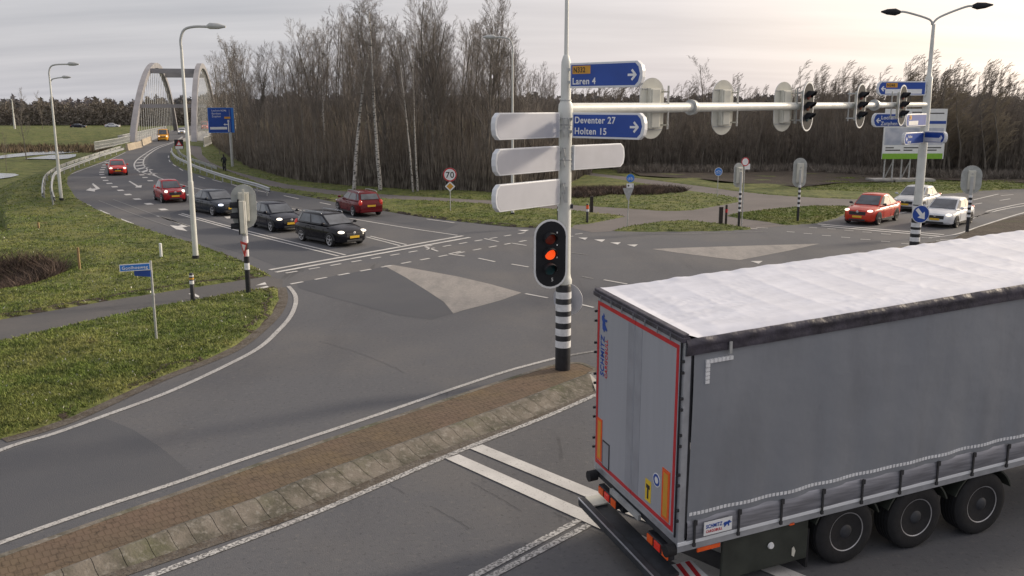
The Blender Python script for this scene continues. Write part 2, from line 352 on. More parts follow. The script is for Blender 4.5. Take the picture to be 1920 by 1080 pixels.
def copy_tree(o, parent=None):
    c = o.copy(); C.objects.link(c); c.parent = parent
    for ch in list(o.children): copy_tree(ch, c)
    return c
def text(body, size, m, parent, T, name='lettering', align='LEFT', sx=1.0, bold=0.0, ext=0.002):
    cu = bpy.data.curves.new('txt', 'FONT'); cu.body = body; cu.size = size; cu.align_x = align; cu.extrude = ext; cu.offset = bold*0.5; cu.space_character = 1.1
    o = bpy.data.objects.new('txt', cu); C.objects.link(o)
    dg = bpy.context.evaluated_depsgraph_get()
    me = bpy.data.meshes.new_from_object(o.evaluated_get(dg))
    bpy.data.objects.remove(o); bpy.data.curves.remove(cu)
    me.transform(T @ Matrix.Diagonal((sx, 1, 1, 1)))
    me.materials.clear(); me.materials.append(M[m]); me.name = name
    q = bpy.data.objects.new(name, me); C.objects.link(q); q.parent = parent
    return q
def Tm(loc, rx=0.0, ry=0.0, rz=0.0):
    from mathutils import Euler
    return Matrix.Translation(loc) @ Euler((rx, ry, rz)).to_matrix().to_4x4()
FRONT = math.pi/2     # text upright, facing -Y

# ------------------------------------------------------------------ layout of the ground (read off the photograph)
def W(x, y): return Vector((x, y, 0))
def PX(L, z=0.0): return [G(u, v, z) if not isinstance(u, Vector) else u for u, v in L]
def ext(a, b, d): return b+(b-a).normalized()*d
left_low = PX([(518,540),(520,563),(507,589),(481,615),(439,648),(387,673),(300,706),(230,737),(130,782),(60,806),(0,822)])
left_up = PX([(504,517),(470,499),(425,479),(390,467),(357,455),(305,441),(250,422),(207,405),(175,391),(140,371),(124,345),(125,332),(140,321),(175,309),(207,297),(235,284),(282,265),(303,255),(318,246),(332,240),(360,235),(400,231),(480,227)])
right_up = PX([(480,233),(410,239),(375,246),(352,256),(330,265),(321,283),(320,298),(327,308),(345,317),(361,324),(388,331),(428,343),(475,352),(520,359),(560,365),(620,377),(730,397),(800,408),(880,417),(955,425),(1000,427),(1072,426)])
right_far = PX([(1144,433),(1224,434.5),(1348,433),(1410,430),(1425,422),(1478,422),(1527,419),(1566,409),(1585,400),(1596,386),(1640,378),(1740,366),(1844,357.5),(1920,354)])
road_main = [ext(left_low[-2], left_low[-1], 40)] + left_low[::-1] + left_up + right_up + right_far + [W(75, 78), W(120, 82), W(120, -25), W(-50, -25)]
path_left_p = [ext(G(200,564), G(0,599), 40)]+PX([(0,599),(200,564),(460,524),(504,517),(530,525),(530,540),(518,541),(462,547),(361,565),(277,580),(190,599),(0,642)])+[ext(G(190,599), G(0,642), 40)]
junction_p = PX([(377,275),(380,290),(395,304),(425,317),(480,332),(540,346),(625,357),(725,365),(880,374),(1000,380),(1070,384.5),(1114,387),(1174,391),(1250,396),(1295,394.5),(1348,385.6),(1383,379),(1381,371),(1346,366),(1312,361),(1250,352),(1199,343),(1150,335),(1110,330),(1060,323),(1060,318),(1110,324.5),(1188,333),(1250,341),(1321,350),(1376,358),(1440,365),(1494,369),(1600,374),(1640,372),(1640,380),(1596,388),(1527,387),(1440,394),(1390,400),(1364,405),(1390,410),(1440,416),(1478,423),(1425,428),(1410,431),(1405,428),(1348,420),(1282,414),(1242,416),(1176,426),(1144,434),(1110,436),(1072,428),(1072,422),(1102,420),(1173,406),(1103,399),(1070,395),(880,381),(725,373),(625,366),(540,355),(507,350),(480,341),(440,326),(405,313),(372,300),(356,288),(350,272)])
far_road_c = [AT(-400, 251, 262), AT(0, 243.5, 275), AT(120, 240.5, 290), AT(240, 238.5, 305), AT(340, 236.5, 330)]

def poly_sd(P, Q):
    """signed distance of points P (n,2) to polygon Q; negative inside."""
    Q = np.array([(q[0], q[1]) for q in Q]); n = len(Q)
    d = np.full(len(P), 1e18); ins = np.zeros(len(P), bool)
    for i in range(n):
        a = Q[i]; b = Q[(i+1) % n]; e = b-a; w_ = P-a
        t = np.clip((w_@e)/max(e@e, 1e-12), 0, 1)
        q = w_-t[:, None]*e; d = np.minimum(d, (q*q).sum(1))
        c = ((a[1] <= P[:, 1]) & (b[1] > P[:, 1])) | ((b[1] <= P[:, 1]) & (a[1] > P[:, 1]))
        with np.errstate(divide='ignore', invalid='ignore'):
            xs = a[0]+(P[:, 1]-a[1])/(b[1]-a[1])*e[0]
        ins ^= c & (P[:, 0] < xs)
    d = np.sqrt(d); return np.where(ins, -d, d)
def line_d(P, L):
    L = np.array([(q[0], q[1]) for q in L]); d = np.full(len(P), 1e18)
    for i in range(len(L)-1):
        a = L[i]; e = L[i+1]-a; w_ = P-a; t = np.clip((w_@e)/(e@e), 0, 1); q = w_-t[:, None]*e
        d = np.minimum(d, (q*q).sum(1))
    return np.sqrt(d)
ROADS = [road_main, path_left_p, junction_p]
def sd_roads(P): return np.minimum.reduce([poly_sd(P, q) for q in ROADS])
def sst(x): x = np.clip(x, 0, 1); return x*x*(3-2*x)
# the bridge: near feet and direction
BN = (G(253, 266)+G(361, 268))/2; BF = (G(334, 245)+G(404, 244))/2
BAX = Vector((BF.x-BN.x, BF.y-BN.y, 0)).normalized(); BRT = Vector((BAX.y, -BAX.x, 0)); BLEN = (BF-BN).length
def terrain(P, sd=None):
    if sd is None: sd = sd_roads(P)
    x, y = P[:, 0], P[:, 1]
    s = (x-BN.x)*BAX.x+(y-BN.y)*BAX.y; r = (x-BN.x)*BRT.x+(y-BN.y)*BRT.y
    hum = 0.05*np.sin(x*0.9+1.3*np.sin(y*0.5))+0.04*np.sin(y*1.3+x*0.4)
    z = np.clip((sd+0.08)*0.5, -0.12, 0.07)+hum*sst((sd-0.4)/2)
    # low flood meadow left of the road embankment, rising again to the far road
    leftside = (x < np.interp(y, [0, 40, 60, 80, 100, 140, 180, 260, 400], [-12, -22, -34, -43, -50, -62, -76, -100, -150])).astype(float)
    lo = -3.3*sst((sd-1.6)/11)*leftside*sst((y-46)/16)*(1-sst((y-215)/50))
    # canal bed under the bridge
    span = sst((s-4)/7)*(1-sst((s-(BLEN-12))/7))
    can = -5.0*span*(r > -14)*(r < 16)
    # bramble ditch at the left
    c = G(10, 512); dt = np.sqrt(((x-c.x+1.5)/4.5)**2+((y-c.y)/6.0)**2)
    dch = -1.3*(1-sst(dt/1.0-0.1))
    return np.minimum(z+lo+dch*(sd > 0.3), np.where(can < -0.01, can, 1e9))
def ground_h(x, y):
    return float(terrain(np.array([[x, y]]))[0])

# ground sheet: rows widen with distance from the junction
def ground():
    th = np.radians(np.concatenate([np.linspace(-75, -36, 60, endpoint=False), np.linspace(-36, 36, 560, endpoint=False), np.linspace(36, 75, 40)]))
    rr = [3.0]
    while rr[-1] < 5000: rr.append(rr[-1]*(1.0095 if rr[-1] < 420 else 1.12))
    rr = np.array(rr)
    R, T = np.meshgrid(rr, th, indexing='ij')
    P = np.stack([(R*np.sin(T)).ravel(), (R*np.cos(T)-1.0).ravel()], 1)
    sd = sd_roads(P); z = terrain(P, sd)
    fr = (line_d(P, far_road_c) < 6); z = np.where(fr, -0.42, z)
    far = np.clip((R.ravel()-300)/500, 0, 1); z = z*(1-far)-0.3*far
    V = np.column_stack([P, z]); nr, ntn = R.shape
    i = np.arange((nr-1)*(ntn)).reshape(nr-1, ntn)[:, :-1].ravel()
    F = np.stack([i, i+1, i+1+ntn, i+ntn], 1)
    o = npmesh('ground', V, F[:, ::-1], 'grass', True); tag(o, kind='structure')
    # the near strip behind and around the mast
    return o
ground()

def sheet(name, pts, z, m, lift=None):
    bm = bmesh.new(); vs = [bm.verts.new((p[0], p[1], z)) for p in pts]
    es = [bm.edges.new((vs[i], vs[(i+1) % len(vs)])) for i in range(len(vs))]
    bmesh.ops.triangle_fill(bm, edges=es, use_beauty=True, normal=(0, 0, 1))
    for f in bm.faces:
        if f.normal.z < 0: f.normal_flip()
    me = bpy.data.meshes.new(name); bm.to_mesh(me); bm.free(); me.materials.append(M[m])
    o = bpy.data.objects.new(name, me); C.objects.link(o); tag(o, kind='structure'); return o
sheet('road', road_main, 0.0, 'asphalt')
sheet('cycle_path', path_left_p, 0.006, 'path_dark')
sheet('footpath', junction_p, 0.006, 'path')
# darker asphalt areas and worn patches
def blot(name, L, m, z): return sheet(name, PX(L), z, m)
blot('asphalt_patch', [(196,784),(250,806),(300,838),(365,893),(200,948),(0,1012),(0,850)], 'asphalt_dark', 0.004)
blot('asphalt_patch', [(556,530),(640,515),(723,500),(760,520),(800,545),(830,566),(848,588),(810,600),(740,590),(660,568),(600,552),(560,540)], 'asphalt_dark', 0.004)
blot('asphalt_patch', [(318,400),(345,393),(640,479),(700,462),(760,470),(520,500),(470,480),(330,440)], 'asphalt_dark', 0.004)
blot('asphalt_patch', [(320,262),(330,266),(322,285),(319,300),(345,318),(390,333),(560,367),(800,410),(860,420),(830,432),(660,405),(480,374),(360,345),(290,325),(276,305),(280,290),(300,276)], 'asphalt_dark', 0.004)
blot('concrete_paving', [(720,498),(738,497),(800,508),(860,519),(920,533),(978,549),(940,563),(900,574),(868,582),(850,588),(832,566),(800,545),(760,520),(727,502)], 'concrete_pave', 0.006)
blot('concrete_paving', [(1222,467),(1300,464),(1400,461),(1537,457),(1480,470),(1386,488),(1340,483),(1270,474)], 'concrete_pave', 0.006)
# road widening strip along the south side of the left verge (pale gutter)
gut = left_low; 
def ribbon_pts(pts, w_, z, side=0.0):
    L = []; R = []
    for i, p in enumerate(pts):
        d = (pts[min(i+1, len(pts)-1)]-pts[max(i-1, 0)]); d.z = 0; d.normalize(); n = Vector((-d.y, d.x, 0))
        L.append((p+n*(side+w_/2)).to_tuple()[:2]+(z,)); R.append((p+n*(side-w_/2)).to_tuple()[:2]+(z,))
    return L, R
def smooth(pts, k=6):
    out = []
    n = len(pts)
    if n < 3: return list(pts)
    for i in range(n-1):
        p0, p1, p2, p3 = pts[max(i-1, 0)], pts[i], pts[i+1], pts[min(i+2, n-1)]
        for j in range(k):
            t = j/k
            out.append(0.5*((2*p1)+(p2-p0)*t+(2*p0-5*p1+4*p2-p3)*t*t+(3*p1-p0-3*p2+p3)*t**3))
    out.append(pts[-1]); return out
def ribbon(mb, pts, w_, z, side=0.0):
    L, R = ribbon_pts(pts, w_, z, side); n = len(L)
    mb.add(L+R, [(i, n+i, n+i+1, i+1) for i in range(n-1)])
mb = MB(); ribbon(mb, smooth(left_low), 0.4, 0.012, 0.16)
tag(mb.build('kerb_strip', 'verge_soil', fix=False), kind='structure')
mb = MB(); ribbon(mb, smooth(left_up[:17]), 0.3, 0.012, 0.12); ribbon(mb, smooth(right_up[4:]), 0.3, 0.012, 0.14)
tag(mb.build('kerb_strip', 'verge_soil', fix=False), kind='structure')

def ragged(pts, sgn_, w0, w1, z0, seed, thr=-0.1):
    from mathutils import noise as mn
    P = dens_(smooth(pts), 0.12); A_ = []; B_ = []; fs = []
    mb = MB(); run = []
    def flush():
        if len(run) > 2:
            v = [q for pr in run for q in pr]; mb.add(v, [(2*i, 2*i+1, 2*i+3, 2*i+2) for i in range(len(run)-1)])
        run.clear()
    for i in range(1, len(P)-1):
        d = (P[i+1]-P[i-1]); d.z = 0
        if d.length < 1e-6: continue
        d.normalize(); n_ = Vector((-d.y, d.x, 0))*sgn_; q = mn.noise(Vector((P[i].x*0.7, P[i].y*0.7, seed)))+0.4*mn.noise(Vector((P[i].x*3.1, P[i].y*3.1, seed)))
        if q < thr: flush(); continue
        w_ = w0+(w1-w0)*min(1, (q-thr)*1.5); o_ = P[i]-n_*0.04; e_ = P[i]+n_*w_
        run.append(((o_.x, o_.y, 0.016), (e_.x, e_.y, z0)))
    flush()
    return tag(mb.build('bare_soil_edge', 'earth', fix=False, smooth=80), kind='structure')
def dens_(L, st):
    o = [L[0]]
    for a_, b_ in zip(L, L[1:]):
        n_ = max(1, int((b_-a_).length/st)); o += [a_.lerp(b_, k/n_) for k in range(1, n_+1)]
    return o
ragged(left_low, -1, 0.08, 0.5, 0.10, 1.0); ragged(left_up[:10], 1, 0.05, 0.35, 0.085, 2.0)
ragged(PX([(504,517),(460,524),(303,545),(200,564),(0,599)]), -1, 0.12, 0.4, 0.1, 3.0, -0.5)
ragged(right_up[14:], 1, 0.05, 0.5, 0.1, 4.0, -0.3)
mb = MB()
for L in ([(808,949),(850,972),(880,992)], [(885,905),(930,930),(975,958)], [(1040,962),(1086,985),(1130,1002)], [(640,870),(720,905),(760,926)], [(600,640),(690,668),(760,700)]):
    q = dens_(smooth(PX(L)), 0.15); q = [p+Vector((rnd.uniform(-.02, .02), rnd.uniform(-.02, .02), 0)) for p in q]; ribbon(mb, q, 0.008, 0.009)
tag(mb.build('road_crack', 'black', fix=False), kind='structure')
# ------------------------------------------------------------------ painted markings
ZL = 0.012
def lines(name, items, m='line'):
    mb = MB()
    for it in items:
        L, w_ = it; pts = PX(L)
        if len(pts) > 2: pts = smooth(pts)
        ribbon(mb, pts, w_, ZL)
    return tag(mb.build(name, m, fix=False), kind='structure')
def dashes(mb, a, b, n, frac, w_):
    a, b = G(*a), G(*b); st = (b-a)/(n-1+frac)
    for i in range(n):
        p = a+st*i; ribbon(mb, [p, p+st*frac], w_, ZL)
lines('edge_line', [([(-200,935),(0,845),(100,814),(196,780),(320,734),(436,680),(488,651),(520,622),(543,596),(554,571),(553,553),(541,537)], 0.15)], 'line_used')
lines('edge_line', [([(-200,1095),(0,1019),(181,955),(326,907),(453,863),(580,821),(700,781),(863,725),(959,694),(1042,672)], 0.13)], 'line_used')
lines('edge_line', [([(287,1079),(580,967),(835,857),(1028,780),(1122,739),(1240,690)], 0.14), ([(100,1158),(287,1079)], 0.14)], 'line_worn')
lines('edge_line', [([(1042,672),(1115,659),(1200,652)], 0.13), ([(1224,439),(1300,438.5),(1439,434)], 0.12), ([(1640,381),(1740,369),(1844,361),(1920,357)], .12)], 'line_faint')
# near stop line pair
def quadpx(mb, L, z=ZL):
    p = [G(*q) for q in L]; mb.add([(q.x, q.y, z) for q in p], [tuple(range(len(p)))])
mb = MB()
def bar(mb, a, b, w_, ext_=0.0):
    a, b = G(*a), G(*b); b = b+(b-a).normalized()*ext_; ribbon(mb, [a, b], w_, ZL+0.003)
bar(mb, (893,838.5), (1440,1064), 0.32, 3); bar(mb, (848,857), (1213,1021), 0.32, 4)
tag(mb.build('stop_line', 'line', fix=False), kind='structure')
lines('lane_line', [([(1086,976),(892,1079)], 0.13), ([(892,1079),(500,1290)], 0.13), ([(1104,985),(926,1079)], 0.13), ([(926,1079),(560,1275)], 0.13)], 'line_worn')
mb = MB(); bar(mb, (506,506.5), (868,442.5), 0.22); bar(mb, (517,511), (881,445.5), 0.22)
tag(mb.build('stop_line', 'line', fix=False), kind='structure')
mb = MB(); dashes(mb, (536,512.5), (984,436.5), 14, 0.5, 0.14); dashes(mb, (545,533), (987,451), 13, 0.5, 0.14)
for a, b in [((797,463),(821,471.5)),((797,463),(810,460.5)),((842,476.5),(871,480.5)),((842,476.5),(864,471.5)),((908,447.5),(935,453.5)),((957.5,456),(987,460.5)),((1078,439.5),(1092,438)),((1061,444.5),(1075,443))]:
    ribbon(mb, [G(*a), G(*b)], 0.12, ZL)
for a, b in [((897,484.5),(928,491)),((959,495.5),(991,501)),((985,551),(1027,559)),((1132,525),(1176,533)),((1088,571),(1113,577))]:
    ribbon(mb, [G(*a), G(*b)], 0.12, ZL)
tag(mb.build('crossing_dashes', 'line', fix=False), kind='structure')
lines('crossing_dashes', [([(1071,474),(1102,478)], 0.12), ([(1092,519),(1112,523)], 0.12)], 'line_faint')
# shark teeth
mb = MB()
for x0, x1, y0, y1 in [(1084,1102,446,450),(1114,1135,449.5,454),(1144,1164,455,459),(1175,1196,459,463),(970,992,431.5,434.5),(1407,1430,490,495),(1449,1470,496,501)]:
    quadpx(mb, [(x0,y0),(x1,y0-.2),((x0+x1)/2+4,y1)])
for L in [[(479,536),(497,529.5),(500,534)],[(480,541.5),(501,536.5),(507,541)],[(353,551.5),(362,549),(374,556),(372,558.5)]]: quadpx(mb, L, 0.014)
tag(mb.build('give_way_teeth', 'line', fix=False), kind='structure')
# bridge road markings
blocks = [(200,305),(196,309.5),(194,314),(192,318.5),(190.5,323),(191,327.5),(194,333),(198,338.5),(205,344),(215,350.5),(226,357),(240,365),(257,373.5),(279,382.5),(306,393)]
blocks2 = [(266,328),(272,333),(282,339),(300,347),(325,356),(354,365.5),(390,380),(430,408)]
mb = MB()
def blockrow(mb, L, wx, fr):
    P = PX(L)
    for i, p in enumerate(P):
        d = (P[min(i+1, len(P)-1)]-P[max(i-1, 0)])
        ln = min(d.length/ (2 if 0 < i < len(P)-1 else 1)*fr, 1.1); d.normalize()
        ribbon(mb, [p-d*ln/2, p+d*ln/2], wx, ZL)
blockrow(mb, blocks, 0.45, 0.45); blockrow(mb, blocks2, 0.45, 0.4)
tag(mb.build('block_marking', 'line', fix=False), kind='structure')
items = [([(154,380),(170,386)], .12), ([(186,394),(205,402)], .12), ([(226,410.5),(250,420)], .12), ([(477,356),(504,362)], .12), ([(532,367),(560,373)], .12), ([(600,380),(620,384)], .12), ([(800,411),(852,418)], .12)]
items += [([(320,286),(321,283)], .12)]+[([a, b], .12) for a, b in [((316,292),(316,296)),((317,300),(319,304)),((324,308),(330,312)),((336,316),(343,320)),((372,331),(384,335)),((398,337),(416,342)),((435,346),(452,351))]]
items += [([(123,333),(128,329),(150,320),(175,311),(207,299),(235,286)], .1)]
lines('edge_line', items, 'line')
lines('lane_line', [([(335,402),(400,420),(480,442),(635,480.5)], .12), ([(341,400.5),(400,416.5),(480,437.5),(648,478.5)], .12), ([(687,444.5),(750,461)], .12), ([(694,443),(762,459)], .12), ([(285,328),(320,341),(375,355),(475,378),(550,392),(670,412),(760,427),(858,441.5)], .12), ([(295,405),(355,424.5)], .16)])
lines('lane_line', [([(185,376),(250,401),(318,425)], .1), ([(212,374),(250,388),(295,405)], .1)], 'line_faint')
lines('hatched_outline', [([(342,256),(327,265),(295,275.5),(270,290),(255,302),(252,312),(260,321),(283,328.5)], .16), ([(343,257),(328.5,266),(298,277.5),(276,292),(269,302),(271,312),(285,325),(296,332)], .16)])
mb = MB()
for a, b in [((272,290.5),(277,290.5)),((266,295),(273,295)),((260,300),(270,298.5)),((255,306),(269,304)),((253.5,312),(271,309)),((255,318),(276,313.5)),((264,323.5),(283,318)),((276,326.5),(293,325))]:
    ribbon(mb, [G(*a), G(*b)], 0.55, ZL)
tag(mb.build('hatched_bars', 'line', fix=False), kind='structure')
mb = MB()
for L in [[(172,345),(175,344),(188,354),(178,356.5),(178,359.5),(161,357),(170,352),(172,354),(180,353.5)],
          [(241,340),(244,339.5),(259,348.5),(266,347.5),(265,352),(253,351.5),(256,349.8)],
          [(297,406),(300,405),(356,424.5),(342,427),(352,434),(330,430),(318,422.5),(334,424),(341,422)],
          [(1806,444),(1835,438.5),(1838,435),(1843,440),(1836,443.5),(1836,441.5),(1812,446)]]:
    quadpx(mb, L)
tag(mb.build('lane_arrows', 'line', fix=False), kind='structure')
# eastern approach
mb = MB(); bar(mb, (1533,420.3), (1770,440.5), 0.24); bar(mb, (1540,424), (1762,443.5), 0.24)
tag(mb.build('stop_line', 'line', fix=False), kind='structure')
mb = MB()
for x0, x1, y in [(1475,1490,434.6),(1507,1523,437.8),(1541,1558,441.6),(1577,1594,444.9),(1613,1632,448.8),(1652,1669,452.7),(1690,1705,457),(1517,1532,426.5),(1551,1567,429),(1583,1600,432.2),(1617,1634,435.2),(1652,1670,438.6),(1728,1748,446),(1755,1772,452),(1763,1780,449.5),(1404,1420,428.5),(1418,1440,427)]:
    ribbon(mb, [G(x0, y), G(x1, y+1)], 0.12, ZL)
for a, b in [((1822,409),(1860,397)),((1825,375),(1872,364)),((1825,383.5),(1841,381)),((1875,376),(1894,373)),((1877,367),(1900,365)),((1683,401),(1700,397.5))]:
    ribbon(mb, [G(*a), G(*b)], 0.13, ZL)
ribbon(mb, smooth(PX([(1822,410.5),(1840,403),(1880,393),(1920,386),(1990,376)])), 0.13, ZL)
ribbon(mb, smooth(PX([(1848,397),(1880,389.5),(1920,381.5),(1990,371)])), 0.13, ZL)
ribbon(mb, smooth(PX([(1742,446),(1790,440),(1831,427),(1870,414),(1920,399),(1990,382)])), 0.13, ZL)
tag(mb.build('lane_line', 'line', fix=False), kind='structure')

# ------------------------------------------------------------------ traffic islands
def extd(L): return L
top_far = [(1107,688),(1084,680.5),(1042,684.5),(1006,694),(892,731),(700,796),(580,837),(375,910),(248,955),(0,1043)]
ridge = [(1104,700),(1040,724),(949,759),(700,849.6),(580,893),(471,937),(314,991),(85,1079)]
outer = [(1116,732),(1060,756),(985,787),(811,850),(565,952),(236,1064)]
zt = 0.16
A = PX(top_far, zt); A.append(ext(A[-2], A[-1], 14)); B = PX(ridge, zt); B.append(ext(B[-3], B[-1], 16)); O = PX(outer, 0.012); O.append(ext(O[-2], O[-1], 14))
A = smooth(A, 4); B = smooth(B, 4); O = smooth(O, 4)
nose = smooth([B[0], G(1117,693,zt), A[0]], 4)
isl = empty('traffic_island'); tag(isl, kind='structure')
sheet('island_paving', nose[:-1]+A+B[::-1][:-1], zt, 'brick').parent = isl
for o_ in isl.children: o_.pop('kind', None)
def resample(L, n):
    d = [0]
    for i in range(1, len(L)): d.append(d[-1]+(L[i]-L[i-1]).length)
    o = []
    for k in range(n):
        t = d[-1]*k/(n-1); j = max(i for i in range(len(d)) if d[i] <= t+1e-9); j = min(j, len(L)-2)
        f = (t-d[j])/max(d[j+1]-d[j], 1e-9); o.append(L[j].lerp(L[j+1], f))
    return o
nb = 70
Bq = resample(B, nb+1)
def near(p):
    best = None
    for i in range(len(O)-1):
        a_, e_ = O[i], O[i+1]-O[i]; t_ = max(0, min(1, Vector((p.x-a_.x, p.y-a_.y)).dot(Vector((e_.x, e_.y)))/max(1e-9, e_.x**2+e_.y**2))); q_ = a_+e_*t_
        d_ = (q_.x-p.x)**2+(q_.y-p.y)**2
        if best is None or d_ < best[0]: best = (d_, q_)
    return best[1]
Oq = [near(p) for p in Bq]
mb = MB()
for i in range(nb):
    prof = []
    for t, h in [(0, zt), (0.03, zt+0.02), (0.16, zt+0.025), (0.36, zt-0.01), (0.6, zt*0.45), (0.8, 0.035), (1, 0.012)]: prof.append((t, h))
    g = 0.012
    rows = []
    for fr in (g, 1-g):
        a_ = Bq[i].lerp(Bq[i+1], fr); b_ = Oq[i].lerp(Oq[i+1], fr)
        rows.append([(a_.lerp(b_, t).x, a_.lerp(b_, t).y, h) for t, h in prof])
    n = len(prof)
    mb.add(rows[0]+rows[1], [(j, j+1, n+j+1, n+j) for j in range(n-1)])
mb.build('kerb_band', 'kerb', isl, smooth=60, fix=False)
mb = MB()
for i in range(nb):   # dark joints below the elements
    a0, a1, b0, b1 = Bq[i], Bq[i+1], Oq[i], Oq[i+1]
    P = [[(a_.lerp(b_, t).x, a_.lerp(b_, t).y, h-0.012) for t, h in [(0, zt), (0.03, zt+0.02), (0.16, zt+0.025), (0.36, zt-0.01), (0.6, zt*0.45), (0.8, 0.035)]] for a_, b_ in ((a0, b0), (a1, b1))]
    mb.add(P[0]+P[1], [(j, j+1, 6+j+1, 6+j) for j in range(5)])
mb.build('kerb_joint', 'black', isl, fix=False)
mb = MB()   # far kerb face and the pale kerb round the nose
fk = nose+A[1:]
L, R = ribbon_pts(fk, 0.12, 0.0); L = [(x, y, 0.0) for x, y, z in L]; n = len(L)
L2, R2 = ribbon_pts(fk, 0.12, zt+0.006)
oL, oR = ribbon_pts(fk, 0.12, 0.0)
mb.add(L2+R2+[(x, y, 0) for x, y, z in L2]+[(x, y, 0) for x, y, z in R2], [(i, i+1, n+i+1, n+i) for i in range(n-1)]+[(i, 2*n+i, 2*n+i+1, i+1) for i in range(n-1)]+[(n+i, n+i+1, 3*n+i+1, 3*n+i) for i in range(n-1)])
mb.build('kerb_stone', 'kerb', isl)
mb = MB(); q = [G(1104,699,zt), G(1116,700,zt), G(1128,722,0.02), G(1117,733,0.02)]
mb.add([q[0]+Vector((0,0,.012)), q[1]+Vector((0,0,.012)), q[2], q[3]], [(0, 1, 2, 3)])
mb.build('nose_stone', 'concrete', isl)
# concrete gutter strip along the outer band
mb = MB(); ribbon(mb, Oq, 0.28, 0.010, 0.1); tag(mb.build('kerb_strip', 'verge_soil', fix=False), kind='structure')
def island(L, z, m, name):
    pts = PX(L, z); mb = MB(); n = len(pts)
    mb.cur = 0; mb.add([p for p in pts], [tuple(range(n))])
    o = empty(name); tag(o, kind='structure')
    mb.build('island_soil', m, o, fix=False)
    mb = MB(); c = sum(pts, Vector())/n
    ring = [p+(p-c).normalized()*0.12 for p in pts]
    mb.add([(p.x, p.y, z+.008) for p in pts]+[(p.x, p.y, z+.008) for p in ring]+[(p.x, p.y, 0) for p in ring], [(i, (i+1) % n, n+(i+1) % n, n+i) for i in range(n)]+[(n+i, n+(i+1) % n, 2*n+(i+1) % n, 2*n+i) for i in range(n)])
    mb.build('kerb_stone', 'kerb', o)
island([(1644,484),(1664,472),(1689,464),(1720,458),(1754,453.5),(1788,452),(1815,458),(1812,470),(1780,480),(1720,490),(1665,493)], 0.12, 'earth', 'traffic_island')
island([(1788,448),(1800,441),(1835,426.5),(1880,413),(1925,401),(2010,383),(2060,385),(1990,418),(1925,438),(1860,456),(1845,450),(1825,446)], 0.12, 'earth', 'traffic_island')

# low areas: water and far road
mb = MB()
for L in [[(-60,297),(0,292),(20,289),(60,285),(100,283),(149,283.5),(130,286.5),(60,291),(10,296),(-60,303)], [(46,297.5),(95,290.5),(143,289),(142,293),(128,297),(112,298.5)], [(-40,324),(0,324.5),(28,325.5),(36,328),(20,332),(-40,340)]]:
    pts = PX(L, -3.1); mb.add([(p.x, p.y, -3.1) for p in pts], [tuple(range(len(pts)))])
tag(mb.build('water', 'water', fix=False), kind='structure')
c1 = BN+BAX*(BLEN*0.5)
mb = MB(); mb.add([tuple(c1+BRT*r+BAX*s+Vector((0, 0, -4.2))) for r, s in ((-13, -28), (15, -28), (15, 28), (-13, 28))], [(0, 1, 2, 3)])
tag(mb.build('canal_water', 'water', fix=False), kind='structure')
mb = MB(); ribbon(mb, [Vector((p.x, p.y, 0)) for p in far_road_c], 7.0, -0.3)
tag(mb.build('far_road', 'path', fix=False), kind='structure')
mb = MB()
pts = PX([(1385,322),(1480,316),(1640,322),(1800,330),(1900,334),(1990,338),(1990,345),(1900,343),(1760,338),(1640,342),(1560,345),(1500,352),(1440,346),(1400,345),(1330,338),(1200,330),(1180,322)], 0.09)
mb.add([(p.x, p.y, 0.145) for p in pts], [tuple(range(len(pts)))])
tag(mb.build('bare_earth', 'earth', fix=False), kind='structure')

# ------------------------------------------------------------------ signal gantry over the junction
PA = G(1055, 692, 0.16); PB = G(1713, 475, 0.12)
ZA = zat(204, PA.y); ZB = zat(196, PB.y)
dirA = Vector((PB.x-PA.x, PB.y-PA.y, 0)); armlen = dirA.length; adir = dirA.normalized(); anor = Vector((adir.y, -adir.x, 0))   # anor points to the camera side
gan = thing('signal_gantry', 'long white steel arm carrying traffic lights between two tall poles across the junction', 'gantry', PA)
def lp(p): return Vector(p)-PA
Ya = PA.y
def zl(v): return zat(v, Ya-0.19)-PA.z
mb = MB(); mb.lathe([(0.19, 0), (0.19, zl(540)), (0.17, zl(536))], 32); lower = mb.build('striped_base', 'black', gan, smooth=True)
mb = MB()
for a_, b_ in ((549,561.5),(572,585),(594.5,607),(618,631),(641,653.5)):
    mb.lathe([(0.1905, zl(b_)), (0.1935, zl(b_)), (0.1935, zl(a_)), (0.1905, zl(a_))], 32)
mb.build('white_band', 'stripe_white', lower, smooth=True)
mb = MB(); mb.lathe([(0.17, zl(536)), (0.2, zl(534)), (0.2, zl(527)), (0.175, zl(522)), (0.162, zl(515)), (0.158, zl(400)), (0.155, zl(235)), (0.165, zl(232)), (0.175, zl(205)), (0.165, zl(196)), (0.13, zl(190)), (0.12, zl(186)), (0.115, zl(125)), (0.11, zl(115)), (0.07, zl(104)), (0.05, zl(102)), (0.046, zl(30)), (0.04, zl(-120))], 28)
mb.build('near_pole', 'pole_white', gan, smooth=True)
mb = MB()
for v in (188, 234, 300): mb = MB(); mb.lathe([(0.125 if v < 190 else 0.16, zl(v+1.5)), (0.14 if v < 190 else 0.168, zl(v+1)), (0.14 if v < 190 else 0.168, zl(v-1)), (0.125 if v < 190 else 0.16, zl(v-1.5))], 24); mb.build('pole_collar', 'galv', gan, smooth=True)
mb = MB(); mb.box(-0.02, 0.06, -0.17, -0.155, zl(380), zl(350)); mb.build('hatch', 'pole_grey', gan)
mb = MB(); mb.box(0.1, 0.2, -0.08, 0.02, zl(392), zl(384)); mb.build('pole_clip', 'black', gan)
a0 = Vector((0, 0, ZA-PA.z)); a1 = lp((PB.x, PB.y, ZB))
mb = MB(); pts = [a0+adir*0.1]; rad = [0.135]
